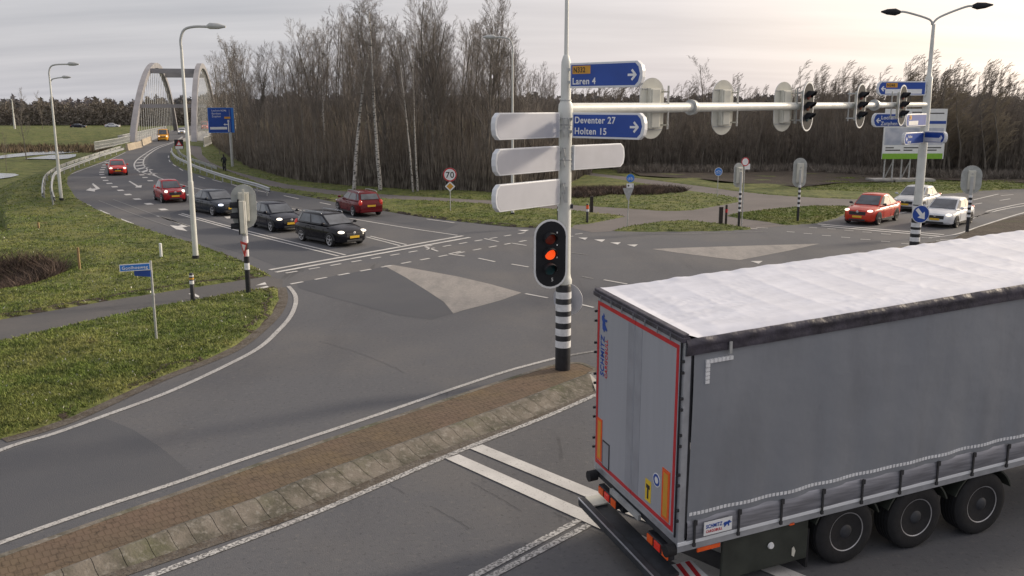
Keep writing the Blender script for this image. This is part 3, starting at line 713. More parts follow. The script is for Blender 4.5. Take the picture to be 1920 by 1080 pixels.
for t, r in ((0.03, 0.135), (0.3, 0.128), (0.5, 0.12), (0.8, 0.108), (0.995, 0.1)): pts.append(a0.lerp(a1, t)); rad.append(r)
mb.tube(pts, rad, 20); mb.build('arm', 'pole_white', gan, smooth=True)
mb = MB()
def arm_at(u):
    lo, hi = 0.0, 1.0
    for _ in range(40):
        m_ = (lo+hi)/2; p = PA+a0.lerp(a1, m_); r_ = p-Vector((0, 0, CH))
        c = r_.y*math.cos(CA)-r_.z*math.sin(CA); px = 960+CF*r_.x/c
        if px < u: lo = m_
        else: hi = m_
    return m_
for u in (1297, 1640):
    p = a0.lerp(a1, arm_at(u))
    mb = MB()
    for o_ in (-0.045, 0.045): mb.tube([p+adir*(o_-0.035), p+adir*(o_+0.035)], 0.21-o_*0.1, 20)
    mb.build('flange', 'galv', gan, smooth=True)
for (v0, v1) in ((222, 238), (240, 256), (278, 293), (297, 312), (344, 358), (362, 376)):
    for xo in ((-0.07, 0.045) if v0 < 260 else (-0.05,)):
        mb = MB(); mb.tube(smooth([Vector((xo, -0.15, zl(v0))), Vector((xo+0.0, -0.2, zl(v0+1))), Vector((xo+0.03, -0.2, zl(v1-1))), Vector((xo+0.03, -0.15, zl(v1)))], 4), 0.012, 8); mb.box(xo-0.03, xo+0.06, -0.175, -0.14, zl(v0+1), zl(v0-1)); mb.build('sign_clamp', 'galv', gan)
# far pole
B0 = lp(PB)
mb = MB(); mb.T = Matrix.Translation(B0)
def zb(v): return zat(v, PB.y-0.15)-PB.z
mb.lathe([(0.21, 0), (0.21, zb(385)), (0.19, zb(384))], 28); lb = mb.build('striped_base', 'black', gan, smooth=True)
mb = MB(); mb.T = Matrix.Translation(B0)
for a_, b_ in ((445,453),(431,438.5),(418,426),(386,410)): mb.lathe([(0.211, zb(b_)), (0.214, zb(b_)), (0.214, zb(a_)), (0.211, zb(a_))], 28)
mb.build('white_band', 'stripe_white', lb, smooth=True)
mb = MB(); mb.T = Matrix.Translation(B0)
mb.lathe([(0.19, zb(385)), (0.185, zb(300)), (0.165, zb(190)), (0.15, zb(145)), (0.1, zb(142)), (0.085, zb(100)), (0.07, zb(45))], 24)
mb.build('far_pole', 'pole_white', gan, smooth=True)
top = AT(1748, 42, PB.y)
for (u, v, u2, v2, uh, vh) in ((1742, 36, 1700, 23, 1652, 22), (1762, 32, 1810, 13, 1862, 9)):
    mb = MB(); p0 = B0+Vector((0, 0, zb(46))); t1 = lp(AT(u, v, PB.y)); t2 = lp(AT(u2, v2, PB.y)); t3 = lp(AT(uh, vh, PB.y))
    p0.x = lp(top).x; 
    mid = t2.lerp(t3, 0.3); mb.tube(smooth([p0, t1, t2, mid], 5), 0.045, 10)
    br = mb.build('lamp_bracket', 'pole_grey', gan, smooth=True)
    d = (t3-t2).normalized(); mb = MB()
    mb.tube([mid-d*0.05, mid+d*0.15, mid+d*0.5, t3], [0.07, 0.15, 0.12, 0.03], 12); q = mb.build('lamp_head', 'signal_black', br, smooth=True)
# the pole axis as seen leans with perspective only; lamp brackets start at the pole top
# ------------------------------------------------------------------ traffic lights
def stadium(w_, h, n=12, cx=0.0, cz=0.0, inset=0.0):
    r = w_/2-inset; hh = h/2-w_/2; o = []
    for k in range(n+1): t = math.pi*k/n; o.append((cx+r*math.cos(t), cz+hh+r*math.sin(t)))
    for k in range(n+1): t = math.pi+math.pi*k/n; o.append((cx+r*math.cos(t), cz-hh+r*math.sin(t)))
    return o
def signal_head(parent_thing, T, w_=0.8, h=1.66, lens=0.15, lit=None, cx=-0.04, back='board_back', number=False, hood=True):
    """backing board, housing, lenses with visors; front faces -Y of T"""
    mb = MB(); mb.T = T; mb.prism(stadium(w_, h), 'y', 0.0, 0.02); bd = mb.build('backing_board', back, parent_thing)
    mb = MB(); mb.T = T; o1 = stadium(w_, h); o2 = stadium(w_, h, inset=0.045); n = len(o1)
    vs = [(p[0], -0.012, p[1]) for p in o1]+[(p[0], -0.012, p[1]) for p in o2]+[(p[0], 0.005, p[1]) for p in o1]+[(p[0], 0.005, p[1]) for p in o2]
    mb.add(vs, [(i, (i+1) % n, n+(i+1) % n, n+i) for i in range(n)]+[(i, 2*n+i, 2*n+(i+1) % n, (i+1) % n) for i in range(n)]+[(n+i, n+(i+1) % n, 3*n+(i+1) % n, 3*n+i) for i in range(n)])
    mb.build('white_rim', 'white', bd)
    mb = MB(); mb.T = T; mb.prism(stadium(w_, h, inset=0.045), 'y', -0.008, 0.003); mb.build('board_face', 'signal_black', bd)
    sp = 0.365*h/1.66
    mb = MB(); mb.T = T; mb.box(cx-0.18, cx+0.18, 0.02, 0.17, -sp*1.5, sp*1.5); mb.box(cx-0.14, cx+0.14, 0.17, 0.2, -sp*1.42, sp*1.42)
    hs = mb.build('housing', 'cream', parent_thing, bevel=0.015)
    for i, c in enumerate(('red', 'amber', 'green')):
        z = sp*(1-i); mname = 'lens_'+c+('_on' if lit == c else '')
        mb = MB(); mb.T = T @ Matrix.Translation((cx, -0.012, z)); mb.ell((0, 0, 0), (lens, 0.03, lens), 20, 10); ln = mb.build('lens', mname, parent_thing, smooth=True)
        mb = MB(); mb.T = T @ Matrix.Translation((cx, -0.01, z)); n = 14; vs = []
        for j, (yy, rr) in enumerate(((0, lens+0.035), (-0.27, lens+0.02))):
            for k in range(n+1):
                t = math.pi*(-0.12+1.24*k/n); vs.append((rr*math.cos(t), yy*(0.35+0.65*max(0, math.sin(t))**0.5), rr*math.sin(t)))
        for j, (yy, rr) in enumerate(((0, lens+0.025), (-0.27, lens+0.01))):
            for k in range(n+1):
                t = math.pi*(-0.12+1.24*k/n); vs.append((rr*math.cos(t), yy*(0.35+0.65*max(0, math.sin(t))**0.5), rr*math.sin(t)))
        m_ = n+1
        mb.add(vs, [(k, k+1, m_+k+1, m_+k) for k in range(n)]+[(2*m_+k, 3*m_+k, 3*m_+k+1, 2*m_+k+1) for k in range(n)]+[(m_+k, m_+k+1, 3*m_+k+1, 3*m_+k) for k in range(n)])
        mb.build('visor', 'signal_black', ln, smooth=True)
    if number:
        text('5', 0.12, 'white', parent_thing, T @ Tm((cx+0.03, -0.014, -0.66), FRONT), 'number')
        mb = MB(); mb.T = T
        for z in (0.5, 0.2, -0.1, -0.4): mb = MB(); mb.T = T; mb.box(0.14, 0.165, -0.02, -0.008, z, z+0.035); mb.build('reflector_dot', 'white', parent_thing)
    return bd
def facing(n): return math.atan2(n.x, -n.y)    # rotation about Z that turns -Y onto n
# big light on the near pole
th = thing('traffic_light', 'large white-rimmed traffic light on the near striped pole with its middle lamp glowing orange', 'traffic light', PA+Vector((-0.36, -0.24, 0)), 0.22, 'traffic lights of the junction')
zc = zat(476, Ya-0.3)-PA.z
hd = thing
signal_head(th, Tm((0, -0.1, zc)), 0.83, 1.68, 0.135, 'amber', cx=-0.02, number=True)
mb = MB(); mb.box(0.0, 0.32, 0.06, 0.14, zc+0.45, zc+0.5); mb.box(0.0, 0.32, 0.06, 0.14, zc-0.5, zc-0.45); mb.build('bracket', 'galv', th)
backs = [(1235, 'pale back of a hanging traffic light just right of the Deventer sign'), (1368, 'pale back of a hanging traffic light right of the flange ring on the gantry arm'), (1481, 'white-backed traffic light on the gantry arm touching the first dark-faced one')]
for i, (u, lab) in enumerate(backs):
    p = PA+a0.lerp(a1, arm_at(u)); n = -anor; rz = facing((n+adir*0.3).normalized())
    t = thing('traffic_light', lab, 'traffic light', p-Vector((0, 0, p.z))+Vector((0, 0, 0)), rz, 'traffic lights of the junction')
    zz = p.z-0.02
    signal_head(t, Tm((0, -0.3, zz)), 0.82, 1.62, 0.135, cx=0.0, back='cream')
    mb = MB(); mb.box(-0.37, -0.33, -0.29, 0.0, zz+0.42, zz+0.46); mb.box(-0.37, -0.33, -0.29, 0.0, zz-0.46, zz-0.42); mb.box(-0.37, -0.33, -0.05, -0.01, zz-0.55, zz+0.6); mb.box(-0.36, 0.36, -0.285, -0.26, zz+0.5, zz+0.53); mb.box(-0.36, 0.36, -0.285, -0.26, zz-0.58, zz-0.55)
    mb.build('bracket', 'galv', t)
fronts = [(1500, 'dark-faced traffic light on the gantry arm with visors to the right, leftmost of the three'), (1600, 'dark-faced traffic light in the middle of the three facing right on the gantry arm'), (1679, 'dark-faced traffic light on the gantry arm nearest the far lamp pole')]
for i, (u, lab) in enumerate(fronts):
    p = PA+a0.lerp(a1, arm_at(u)); rz = facing((anor+adir*0.0).normalized())
    t = thing('traffic_light', lab, 'traffic light', (p.x, p.y, 0), rz, 'traffic lights of the junction')
    zz = p.z-0.02
    signal_head(t, Tm((0, -0.28, zz)), 0.82, 1.62, 0.135, cx=0.0)
    mb = MB(); mb.box(-0.3, -0.24, -0.27, 0.12, zz+0.42, zz+0.47); mb.box(-0.3, -0.24, -0.27, 0.12, zz-0.47, zz-0.42); mb.box(-0.28, -0.24, 0.04, 0.08, zz-0.55, zz+0.55)
    mb.build('bracket', 'galv', t)
def striped_pole(par, r, h, hb, hm, bands, white='stripe_white'):
    mb = MB(); mb.lathe([(r, 0), (r, hb), (r*0.98, hb)], 16); lo = mb.build('pole_foot', 'black', par, smooth=True)
    mb = MB(); mb.lathe([(r*0.97, hb), (r*0.95, h)], 16); mb.build('pole', 'pole_grey', par, smooth=True)
    step = (hm-hb)/bands
    for k in range(bands):
        mb = MB(); mb.lathe([(r*0.98, hb+k*step), (r*1.04, hb+k*step), (r*1.04, hb+(k+1)*step-0.002), (r*0.98, hb+(k+1)*step-0.002)], 16)
        mb.build('band', white if k % 2 == 0 else 'black', lo, smooth=True)
def ground_light(u, v, lab, board, rz, r=0.07, cat='traffic light', bandtop=None, w_=0.8, h=1.6, back='board_back', side=None, nb=9):
    b = G(u, v, 0.05); t = thing('traffic_light', lab, cat, b, rz, 'traffic lights of the junction')
    zc = zat(board, b.y)-b.z
    striped_pole(t, r, zc+0.2, 0.85, bandtop or zc-h*0.45, nb)
    signal_head(t, Tm((0, -0.25, zc)), w_, h, 0.12, cx=0.0, back=back)
    mb = MB(); mb.box(-0.04, 0.04, -0.24, 0.0, zc+0.3, zc+0.35); mb.box(-0.04, 0.04, -0.24, 0.0, zc-0.35, zc-0.3); mb.box(-w_*0.4, w_*0.4, -0.235, -0.215, zc+0.42, zc+0.45); mb.build('bracket', 'galv', t)
    return t, b, zc
t, b, zc = ground_light(466, 549, 'striped-pole traffic light by the left cycle path with a second signal on its side', 388.5, math.pi+0.22, r=0.09, bandtop=2.05, nb=5, w_=0.85, h=1.55)
# second head facing left, with visors seen in profile
T2 = Matrix.Rotation(math.radians(92), 4, 'Z') @ Matrix.Translation((0.0, -0.14, zc-0.32))
mb = MB(); mb.T = T2; mb.box(-0.17, 0.17, -0.02, 0.16, -0.6, 0.55); sh = mb.build('side_signal', 'cream', t, bevel=0.02)
mb = MB(); mb.T = T2; mb.box(-0.185, 0.185, -0.06, -0.02, -0.62, 0.6); mb.build('side_face', 'signal_black', sh)
for k in range(3):
    mb = MB(); mb.T = T2 @ Matrix.Translation((0, -0.06, 0.36-0.37*k)); n = 12; vs = []
    for yy, rr in ((0, 0.15), (-0.26, 0.14), (-0.26, 0.13), (0, 0.14)):
        for q in range(n+1):
            a_ = math.pi*(-0.1+1.2*q/n); vs.append((rr*math.cos(a_), yy, rr*math.sin(a_)))
    m_ = n+1; mb.add(vs, [(j*m_+q, j*m_+q+1, (j+1)*m_+q+1, (j+1)*m_+q) for j in range(3) for q in range(n)]); mb.build('visor', 'signal_black', sh, smooth=True)
mb = MB(); mb.box(-0.05, 0.02, -0.02, 0.06, zc-0.45, zc+0.62); mb.build('top_pole', 'cream', t)
ground_light(1385, 425, 'slim striped-pole traffic light seen from behind, between the two dark bollards and the road', 329, math.pi+0.4, bandtop=2.0, w_=0.6, h=1.35)
ground_light(1495.5, 415, 'striped-pole traffic light seen from behind on the small grass patch left of the orange car', 324.5, math.pi-0.1, bandtop=2.1, w_=0.76, h=1.7)
ground_light(1813, 437, 'striped-pole traffic light seen from behind on the dirt island beside the white hatchback', 338, math.pi-0.3, r=0.09, bandtop=2.0, w_=1.0, h=1.5)
ground_light(1047, 424, 'thin black and white striped signal pole half hidden behind the near gantry pole', 365, math.pi-0.3, r=0.07, bandtop=2.0, w_=0.5, h=1.0)

# ------------------------------------------------------------------ road signs
def disc_sign(name, lab, cat, pos, rz, r, z, face, rim=None, rimw=0.05, back='galv', post=True, pr=0.03, group=None, base_z=0.0):
    t = thing(name, lab, cat, (pos.x, pos.y, base_z), rz, group)
    if post:
        mb = MB(); mb.tube([(0, 0.03, 0), (0, 0.03, z+r*0.6)], pr, 10); mb.build('post', 'galv', t, smooth=True)
    mb = MB(); mb.lathe([(r, 0.0), (r, -0.012)], 40, 'y', (0, 0, z)); pl = mb.build('sign_plate', back, t)
    mb = MB(); mb.lathe([(r*0.985, -0.012), (r*0.985, -0.016)], 40, 'y', (0, 0, z)); mb.build('sign_rim', rim or face, pl)
    mb = MB(); mb.lathe([(r-rimw, -0.016), (r-rimw, -0.019)], 40, 'y', (0, 0, z)); mb.build('sign_face', face, pl)
    return t
# blue keep-right disc on the far pole
th = disc_sign('traffic_sign', 'round blue sign with white arrow pointing down right on the far striped pole', 'road sign', PB+Vector((0.03, -0.28, 0)), 0.05, 0.40, zat(401.5, PB.y-0.3), 'blue', 'white', 0.03, post=False)
zz = zat(401.5, PB.y-0.3)
def arrow2d(L=0.5, wd=0.09, hw=0.24, hl=0.22): return [(-wd, L/2), (wd, L/2), (wd, -L/2+hl), (hw, -L/2+hl), (0, -L/2), (-hw, -L/2+hl), (-wd, -L/2+hl)]
a45 = math.radians(40)
mb = MB(); mb.prism([(x*math.cos(a45)-y*math.sin(a45), x*math.sin(a45)+y*math.cos(a45)+zz) for x, y in arrow2d(0.6, 0.075, 0.2, 0.27)], 'y', -0.023, -0.02); mb.build('arrow', 'white', th)
mb = MB(); mb.box(-0.1, 0.1, 0.0, 0.1, zz-0.04, zz+0.04); mb.build('bracket', 'galv', th)
# its twin on the near pole, seen from behind
zz = zat(561, PA.y+0.3); q = PA+Vector((0.13, 0.3, 0))
th = disc_sign('traffic_sign', 'grey back of a round sign behind the near striped pole', 'road sign', q, math.pi-0.5, 0.40, zz, 'blue', 'white', 0.03, back='sign_back', post=False)
mb = MB(); mb.box(-0.1, 0.2, 0.0, 0.12, zz-0.04, zz+0.04); mb.build('bracket', 'galv', th)
# the 70 sign
b = G(844.5, 398); zz = zat(327.5, b.y); rz = facing(Vector((-b.x, -b.y, 0)).normalized())-0.12
th = disc_sign('traffic_sign', 'round 70 speed limit sign over a yellow diamond on the verge', 'road sign', b, rz, 0.44, zz, 'white', 'red', 0.085)
text('70', 0.52, 'black', th, Tm((0, -0.021, zz-0.19), FRONT), align='CENTER', bold=0.012)
zd = zat(349.5, b.y); mb = MB(); r_ = 0.33; mb.prism([(r_, zd), (0, zd+r_), (-r_, zd), (0, zd-r_)], 'y', -0.012, 0); pl = mb.build('diamond_plate', 'white', th)
mb = MB(); r_ = 0.22; mb.prism([(r_, zd), (0, zd+r_), (-r_, zd), (0, zd-r_)], 'y', -0.016, -0.012); mb.build('diamond_face', 'orange', pl)
# no-entry style ring on the slim light
b = G(1388, 424); zz = zat(303.5, b.y); th = disc_sign('traffic_sign', 'small round white sign with red ring and white plate above the slim signal', 'road sign', b+Vector((0.12, 0.1, 0)), 0.3, 0.25, zz, 'white', 'red', 0.06)
mb = MB(); mb.box(-0.02, 0.32, -0.012, 0, zat(318, b.y), zat(307.5, b.y)); mb.build('lower_plate', 'white', th)
# cycle path signs
def bikemark(t, z, s=1.0):
    mb = MB()
    for x in (-0.1*s, 0.1*s):
        mb.lathe([(0.07*s, -0.024), (0.085*s, -0.024), (0.085*s, -0.02), (0.07*s, -0.02)], 14, 'y', (x, 0, z-0.05*s), cap=False)
    mb.tube([(-0.1*s, -0.024, z-0.05*s), (-0.03*s, -0.024, z+0.08*s), (0.08*s, -0.024, z+0.08*s), (0.1*s, -0.024, z-0.05*s)], 0.012*s, 6); mb.build('cycle_symbol', 'white', t)
b = G(1345, 370); zz = zat(322, b.y); th = disc_sign('traffic_sign', 'round blue cycle path sign on a thin post beyond the grass triangle', 'road sign', b, 0.15, 0.31, zz, 'blue_light', 'white', 0.03); bikemark(th, zz, 1.2)
b = G(1176, 428); zz = zat(334, b.y)
th = thing('traffic_sign', 'thin post with small blue cycle disc, white plate and the grey back of a triangle', 'road sign', b, 0.1)
mb = MB(); mb.tube([(0, 0, 0), (0.08, 0, zz)], 0.03, 10); mb.build('post', 'galv', th, smooth=True)
mb = MB(); mb.lathe([(0.22, -0.03), (0.22, -0.045)], 28, 'y', (0.1, 0, zz)); dp = mb.build('cycle_disc', 'blue_light', th); 
mb = MB()
for xx in (0.02, 0.18): mb.lathe([(0.05, -0.052), (0.068, -0.052), (0.068, -0.046), (0.05, -0.046)], 14, 'y', (xx, 0, zz-0.04), cap=False)
mb.tube([(0.02, -0.05, zz-0.04), (0.08, -0.05, zz+0.06), (0.16, -0.05, zz+0.06), (0.18, -0.05, zz-0.04)], 0.01, 6); mb.build('cycle_symbol', 'white', dp)
mb = MB(); mb.box(-0.1, 0.29, -0.045, -0.03, zat(352, b.y), zat(344, b.y)); wp = mb.build('lower_plate', 'white', th)
text('1', 0.2, 'black', wp, Tm((0.19, -0.048, zat(351, b.y)), FRONT)); mb = MB(); mb.lathe([(0.05, -0.05), (0.05, -0.046)], 14, 'y', (0.0, 0, zat(348, b.y))); mb.build('dot', 'black', wp)
z1, z0 = zat(352.5, b.y), zat(375, b.y); mb = MB(); mb.prism([(-0.3, z1), (0.32, z1), (0.27, z1-0.07), (0.06, z0), (-0.04, z0), (-0.28, z1-0.08)], 'y', -0.028, -0.015); mb.build('triangle_plate', 'galv', th)
# give way triangle on the left signal pole
b = G(466, 549, 0.05); zt1, zt0 = zat(453, b.y), zat(481, b.y)
th = thing('traffic_sign', 'white and red give way triangle on the striped pole at the left corner', 'road sign', (b.x-0.02, b.y-0.14, 0), -0.95)
wv = 0.36
mb = MB(); mb.prism([(-wv, zt1), (wv, zt1), (0, zt0)], 'y', -0.01, 0); pl = mb.build('sign_plate', 'red', th)
mb = MB(); k = 0.09; mb.prism([(-wv+0.15, zt1-k), (wv-0.15, zt1-k), (0, zt0+0.2)], 'y', -0.014, -0.01); mb.build('sign_face', 'white', pl)
mb = MB(); mb.box(-0.03, 0.03, 0, 0.08, zt1-0.12, zt1-0.06); mb.build('bracket', 'galv', th)

def dirsign(lab, A, B_, z0, z1, lines_, m_face, back=False, size=0.2, yellow=None, arrow=1, whitebox=None, pole=None, th_=0.13, blue='blue'):
    """lit direction sign: A = end at the pole, B = free rounded end (world xy). Face looks to the viewer's side unless back."""
    d = Vector((B_.x-A.x, B_.y-A.y, 0)); L = d.length
    # local x runs left to right as seen from its face
    t = thing('direction_sign', lab, 'direction sign', (A.x, A.y, 0), 0, 'direction signs on the gantry poles')
    u = d.normalized(); s = 1.0
    rz = math.atan2(u.y, u.x)
    if u.x < 0: rz += math.pi; s = -1.0
    t.rotation_euler = (0, 0, rz)
    h = z1-z0; e = 0.14
    prof = [(s*0.0, z0), (s*(L-e), z0), (s*(L-e*0.25), z0+h*0.16), (s*L, z0+h*0.38), (s*L, z0+h*0.62), (s*(L-e*0.25), z1-h*0.16), (s*(L-e), z1), (s*0.0, z1)]
    mb = MB(); mb.prism(prof, 'y', -th_/2, th_/2); bx = mb.build('sign_box', 'sign_frame', t, bevel=0.012)
    def inner(i): return [(s*(0.04 if k in (0, 7) else 0)+x*(1 if k in (0, 7) else (L-i)/L), z0+i+(z-z0)*(h-2*i)/h) for k, (x, z) in enumerate(prof)]
    fy = -th_/2
    if back:
        mb = MB(); ins = [(x*0.985 if abs(x) > 0.01 else s*0.05, zc_) for x, zc_ in inner(0.025)]
        mb.prism([(s*0.05, z0+0.03)]+[(s*(L-e-0.03), z0+0.03), (s*(L-e*0.25-0.05), z0+h*0.2), (s*(L-0.05), z0+h*0.5), (s*(L-e*0.25-0.05), z1-h*0.2), (s*(L-e-0.03), z1-0.03)]+[(s*0.05, z1-0.03)], 'y', fy-0.003, fy+0.002); mb.build('back_panel', 'sign_back', bx)
        mb = MB(); mb.prism([(s*0.05, z0+0.03), (s*(L-e-0.03), z0+0.03), (s*(L-0.05), z0+h*0.5), (s*(L-e-0.03), z1-0.03), (s*0.05, z1-0.03)], 'y', -fy-0.002, -fy+0.003); mb.build('sign_face', blue, bx)
    else:
        mb = MB(); mb.prism([(s*0.04, z0+0.045), (s*(L-e-0.05), z0+0.045), (s*(L-e*0.25-0.07), z0+h*0.22), (s*(L-0.06), z0+h*0.5), (s*(L-e*0.25-0.07), z1-h*0.22), (s*(L-e-0.05), z1-0.045), (s*0.04, z1-0.045)], 'y', fy-0.003, fy+0.002)
        fc = mb.build('sign_face', blue, bx)
        xl = 0.08 if s > 0 else -(L-0.38)
        if yellow:
            mb = MB(); mb.box(xl, xl+yellow[1], fy-0.006, fy-0.003, z0+h*0.56, z0+h*0.88); yb = mb.build('number_plate', 'orange', fc)
            text(yellow[0], h*0.29, 'black', yb, Tm((xl+0.03, fy-0.008, z0+h*0.62), FRONT), sx=0.86, bold=0.006)
        if whitebox:
            mb = MB(); mb.box(xl-0.03, xl+whitebox[1], fy-0.006, fy-0.003, z0+h*0.12, z0+h*0.45); yb = mb.build('white_panel', 'white', fc)
            if whitebox[0]: text(whitebox[0], h*0.28, 'black', yb, Tm((xl+0.05, fy-0.008, z0+h*0.18), FRONT), sx=0.85)
        for tx, zf, szf in lines_:
            text(tx, h*szf, 'white', fc, Tm((xl, fy-0.007, z0+h*zf), FRONT), sx=0.98, bold=0.008)
        # arrow at the free end
        ax = s*(L-0.27); az = z0+h*0.47; q = 0.11*arrow
        def seg(p0, p1, w_):
            dx, dz = p1[0]-p0[0], p1[1]-p0[1]; l = math.hypot(dx, dz); nx, nz = -dz/l*w_/2, dx/l*w_/2
            return [(p0[0]+nx, p0[1]+nz), (p1[0]+nx, p1[1]+nz), (p1[0]-nx, p1[1]-nz), (p0[0]-nx, p0[1]-nz)]
        mb = MB()
        mb.prism(seg((ax-s*q, az), (ax+s*q*0.75, az), 0.05), 'y', fy-0.007, fy-0.003)
        mb.prism(seg((ax-s*q*0.05, az+q), (ax+s*q, az-0.01), 0.05), 'y', fy-0.0085, fy-0.003)
        mb.prism(seg((ax-s*q*0.05, az-q), (ax+s*q, az+0.01), 0.05), 'y', fy-0.008, fy-0.003)
        mb.build('arrow', 'white', fc)
    mb = MB()
    for zz in (z0+h*0.25, z0+h*0.75): mb.box(-0.16 if s > 0 else -0.02, 0.02 if s > 0 else 0.16, -0.03, 0.03, zz-0.03, zz+0.03)
    mb.build('clamp', 'galv', t)
    return t
def sgn(uA, uB, YA, YB, v1, v2, **k):
    A = AT(uA, 300, YA); B_ = AT(uB, 300, YB); A = Vector((AT(uA, v1, YA).x, YA, 0)); B_ = Vector((AT(uB, v1, YB).x, YB, 0))
    return dirsign(k.pop('lab'), A, B_, zat(v2, YA), zat(v1, YA), k.pop('lines', []), None, **k)
Y0 = PA.y-0.05
sgn(1072, 1208, Y0-0.1, Y0-1.45, 118.5, 165.5, lab='blue direction sign reading Laren 4 with orange N332 plate, highest on the near pole', lines=[('Laren 4', 0.15, 0.36)], yellow=('N332', 0.52))
sgn(1076, 1212, Y0-0.1, Y0-1.45, 211, 258.5, lab='blue direction sign reading Deventer 27 and Holten 15 just under the gantry arm', lines=[('Deventer 27', 0.59, 0.36), ('Holten 15', 0.16, 0.36)])
sgn(1046, 924, Y0-0.1, Y0-1.85, 210.7, 258, lab='grey back of a direction sign, highest of three on the left of the near pole', back=True)
sgn(1046, 925, Y0-0.1, Y0-1.85, 273.5, 320, lab='grey back of a direction sign, middle of three on the left of the near pole', back=True)
sgn(1046, 925, Y0-0.1, Y0-1.85, 335.5, 383, lab='grey back of a direction sign, lowest of three on the left of the near pole', back=True)
sgn(1073, 1168, Y0+0.05, Y0+1.35, 272.5, 319, lab='grey back of a direction sign, the only one right of the near pole', back=True)
Y1 = PB.y
sgn(1736, 1645, Y1-0.1, Y1-0.25, 152.5, 179, lab='blue sign with orange plate and white strip, highest on the far lamp pole', whitebox=('', 1.6), yellow=('N346', 0.5), arrow=0.9)
sgn(1730, 1636, Y1-0.2, Y1-0.6, 212, 238, lab='blue direction sign reading Lochem and Zutphen on the far lamp pole', lines=[('Lochem', 0.56, 0.36), ('Zutphen', 0.14, 0.36)], arrow=0.9)
sgn(1735, 1697, Y1-0.25, Y1-2.3, 213, 236, lab='short blue sign with small orange square seen aslant behind the far pole arm', lines=[], yellow=('N', 0.3), whitebox=('', 1.2), arrow=0.01)
sgn(1730, 1694, Y1-0.2, Y1-1.9, 247, 269, lab='lowest left blue direction sign on the far lamp pole, seen aslant', lines=[('Holten', 0.56, 0.33), ('Laren', 0.14, 0.33)], arrow=0.8)
sgn(1736, 1776, Y1-0.2, Y1-1.5, 245.5, 267, lab='lowest right blue direction sign with white strip on the far lamp pole', lines=[], whitebox=('', 1.0), arrow=0.8)
# hinge clamps between the signs on the near pole
# blue gantry-style board by the bridge
b = G(437.5, 313); Yb = b.y
th = thing('direction_board', 'large blue direction board on a grey post beside the path to the bridge', 'direction board', b, facing(Vector((-b.x, -b.y, 0)).normalized())+0.15)
sc_ = b.y*1.03/CF
zt_, zb_ = zat(202, Yb), zat(248.5, Yb)
mb = MB(); mb.tube([(-0.05, 0.1, 0), (-0.1, 0.1, zt_-0.2)], 0.16, 12); mb.build('post', 'pole_grey', th, smooth=True)
mb = MB(); mb.box(-2.35, 0.35, -0.05, 0.05, zb_, zt_); pl = mb.build('board_edge', 'blue_light', th)
mb = MB(); mb.box(-2.3, 0.1, -0.056, -0.05, zb_+0.06, zt_-0.06); fc = mb.build('board_face', 'blue', pl)
for tx, zz in (('Lochem N346', 0.86), ('Barchem', 0.74), ('Zutphen', 0.63)): text(tx, 0.29, 'white', fc, Tm((-1.95, -0.06, zb_+(zt_-zb_)*zz-0.02), FRONT), sx=0.85)
mb = MB(); mb.box(-0.65, -0.02, -0.062, -0.056, zb_+(zt_-zb_)*0.56, zb_+(zt_-zb_)*0.64); mb.build('number_plate', 'orange', fc)
mb = MB(); mb.box(-2.2, -0.42, -0.062, -0.056, zb_+(zt_-zb_)*0.13, zb_+(zt_-zb_)*0.23); mb.build('white_panel', 'white', fc)
mb = MB(); mb.box(-0.32, -0.2, -0.063, -0.057, zb_+0.08, zb_+(zt_-zb_)*0.46); mb.box(-0.62, -0.33, -0.063, -0.057, zb_+(zt_-zb_)*0.31, zb_+(zt_-zb_)*0.345); mb.prism([(-0.4, zb_+(zt_-zb_)*0.45), (-0.12, zb_+(zt_-zb_)*0.45), (-0.26, zb_+(zt_-zb_)*0.53)], 'y', -0.0635, -0.0575); mb.prism([(-0.6, zb_+(zt_-zb_)*0.28), (-0.6, zb_+(zt_-zb_)*0.375), (-0.78, zb_+(zt_-zb_)*0.33)], 'y', -0.0635, -0.0575); mb.build('route_arrow', 'white', fc)
# hazard warning sign at the rail
b = G(337, 291); Yb = b.y; th = thing('warning_sign', 'dark board with red warning triangle and white plate at the bridge rail', 'warning sign', b, facing(Vector((-b.x, -b.y, 0)).normalized()))
s_ = Yb*1.05/CF
mb = MB(); mb.tube([(0, 0.05, 0), (0, 0.05, zat(262, Yb))], 0.05, 8); mb.build('post', 'galv', th)
mb = MB(); mb.box(-7.5*s_, 7.5*s_, -0.02, 0.02, zat(279.5, Yb), zat(261.5, Yb)); pl = mb.build('backing_board', 'black', th)
z0_, z1_ = zat(273.5, Yb), zat(262.5, Yb); mb = MB(); mb.prism([(-6*s_, z0_), (6*s_, z0_), (0, z1_)], 'y', -0.03, -0.02); mb.build('triangle_rim', 'red', pl)
mb = MB(); mb.prism([(-3.5*s_, z0_+0.11), (3.5*s_, z0_+0.11), (0, z1_-0.22)], 'y', -0.034, -0.03); mb.build('triangle_face', 'white', pl)
mb = MB(); mb.box(-6.5*s_, 6.5*s_, -0.03, -0.02, zat(279, Yb), zat(274, Yb)); mb.build('lower_plate', 'white', pl)
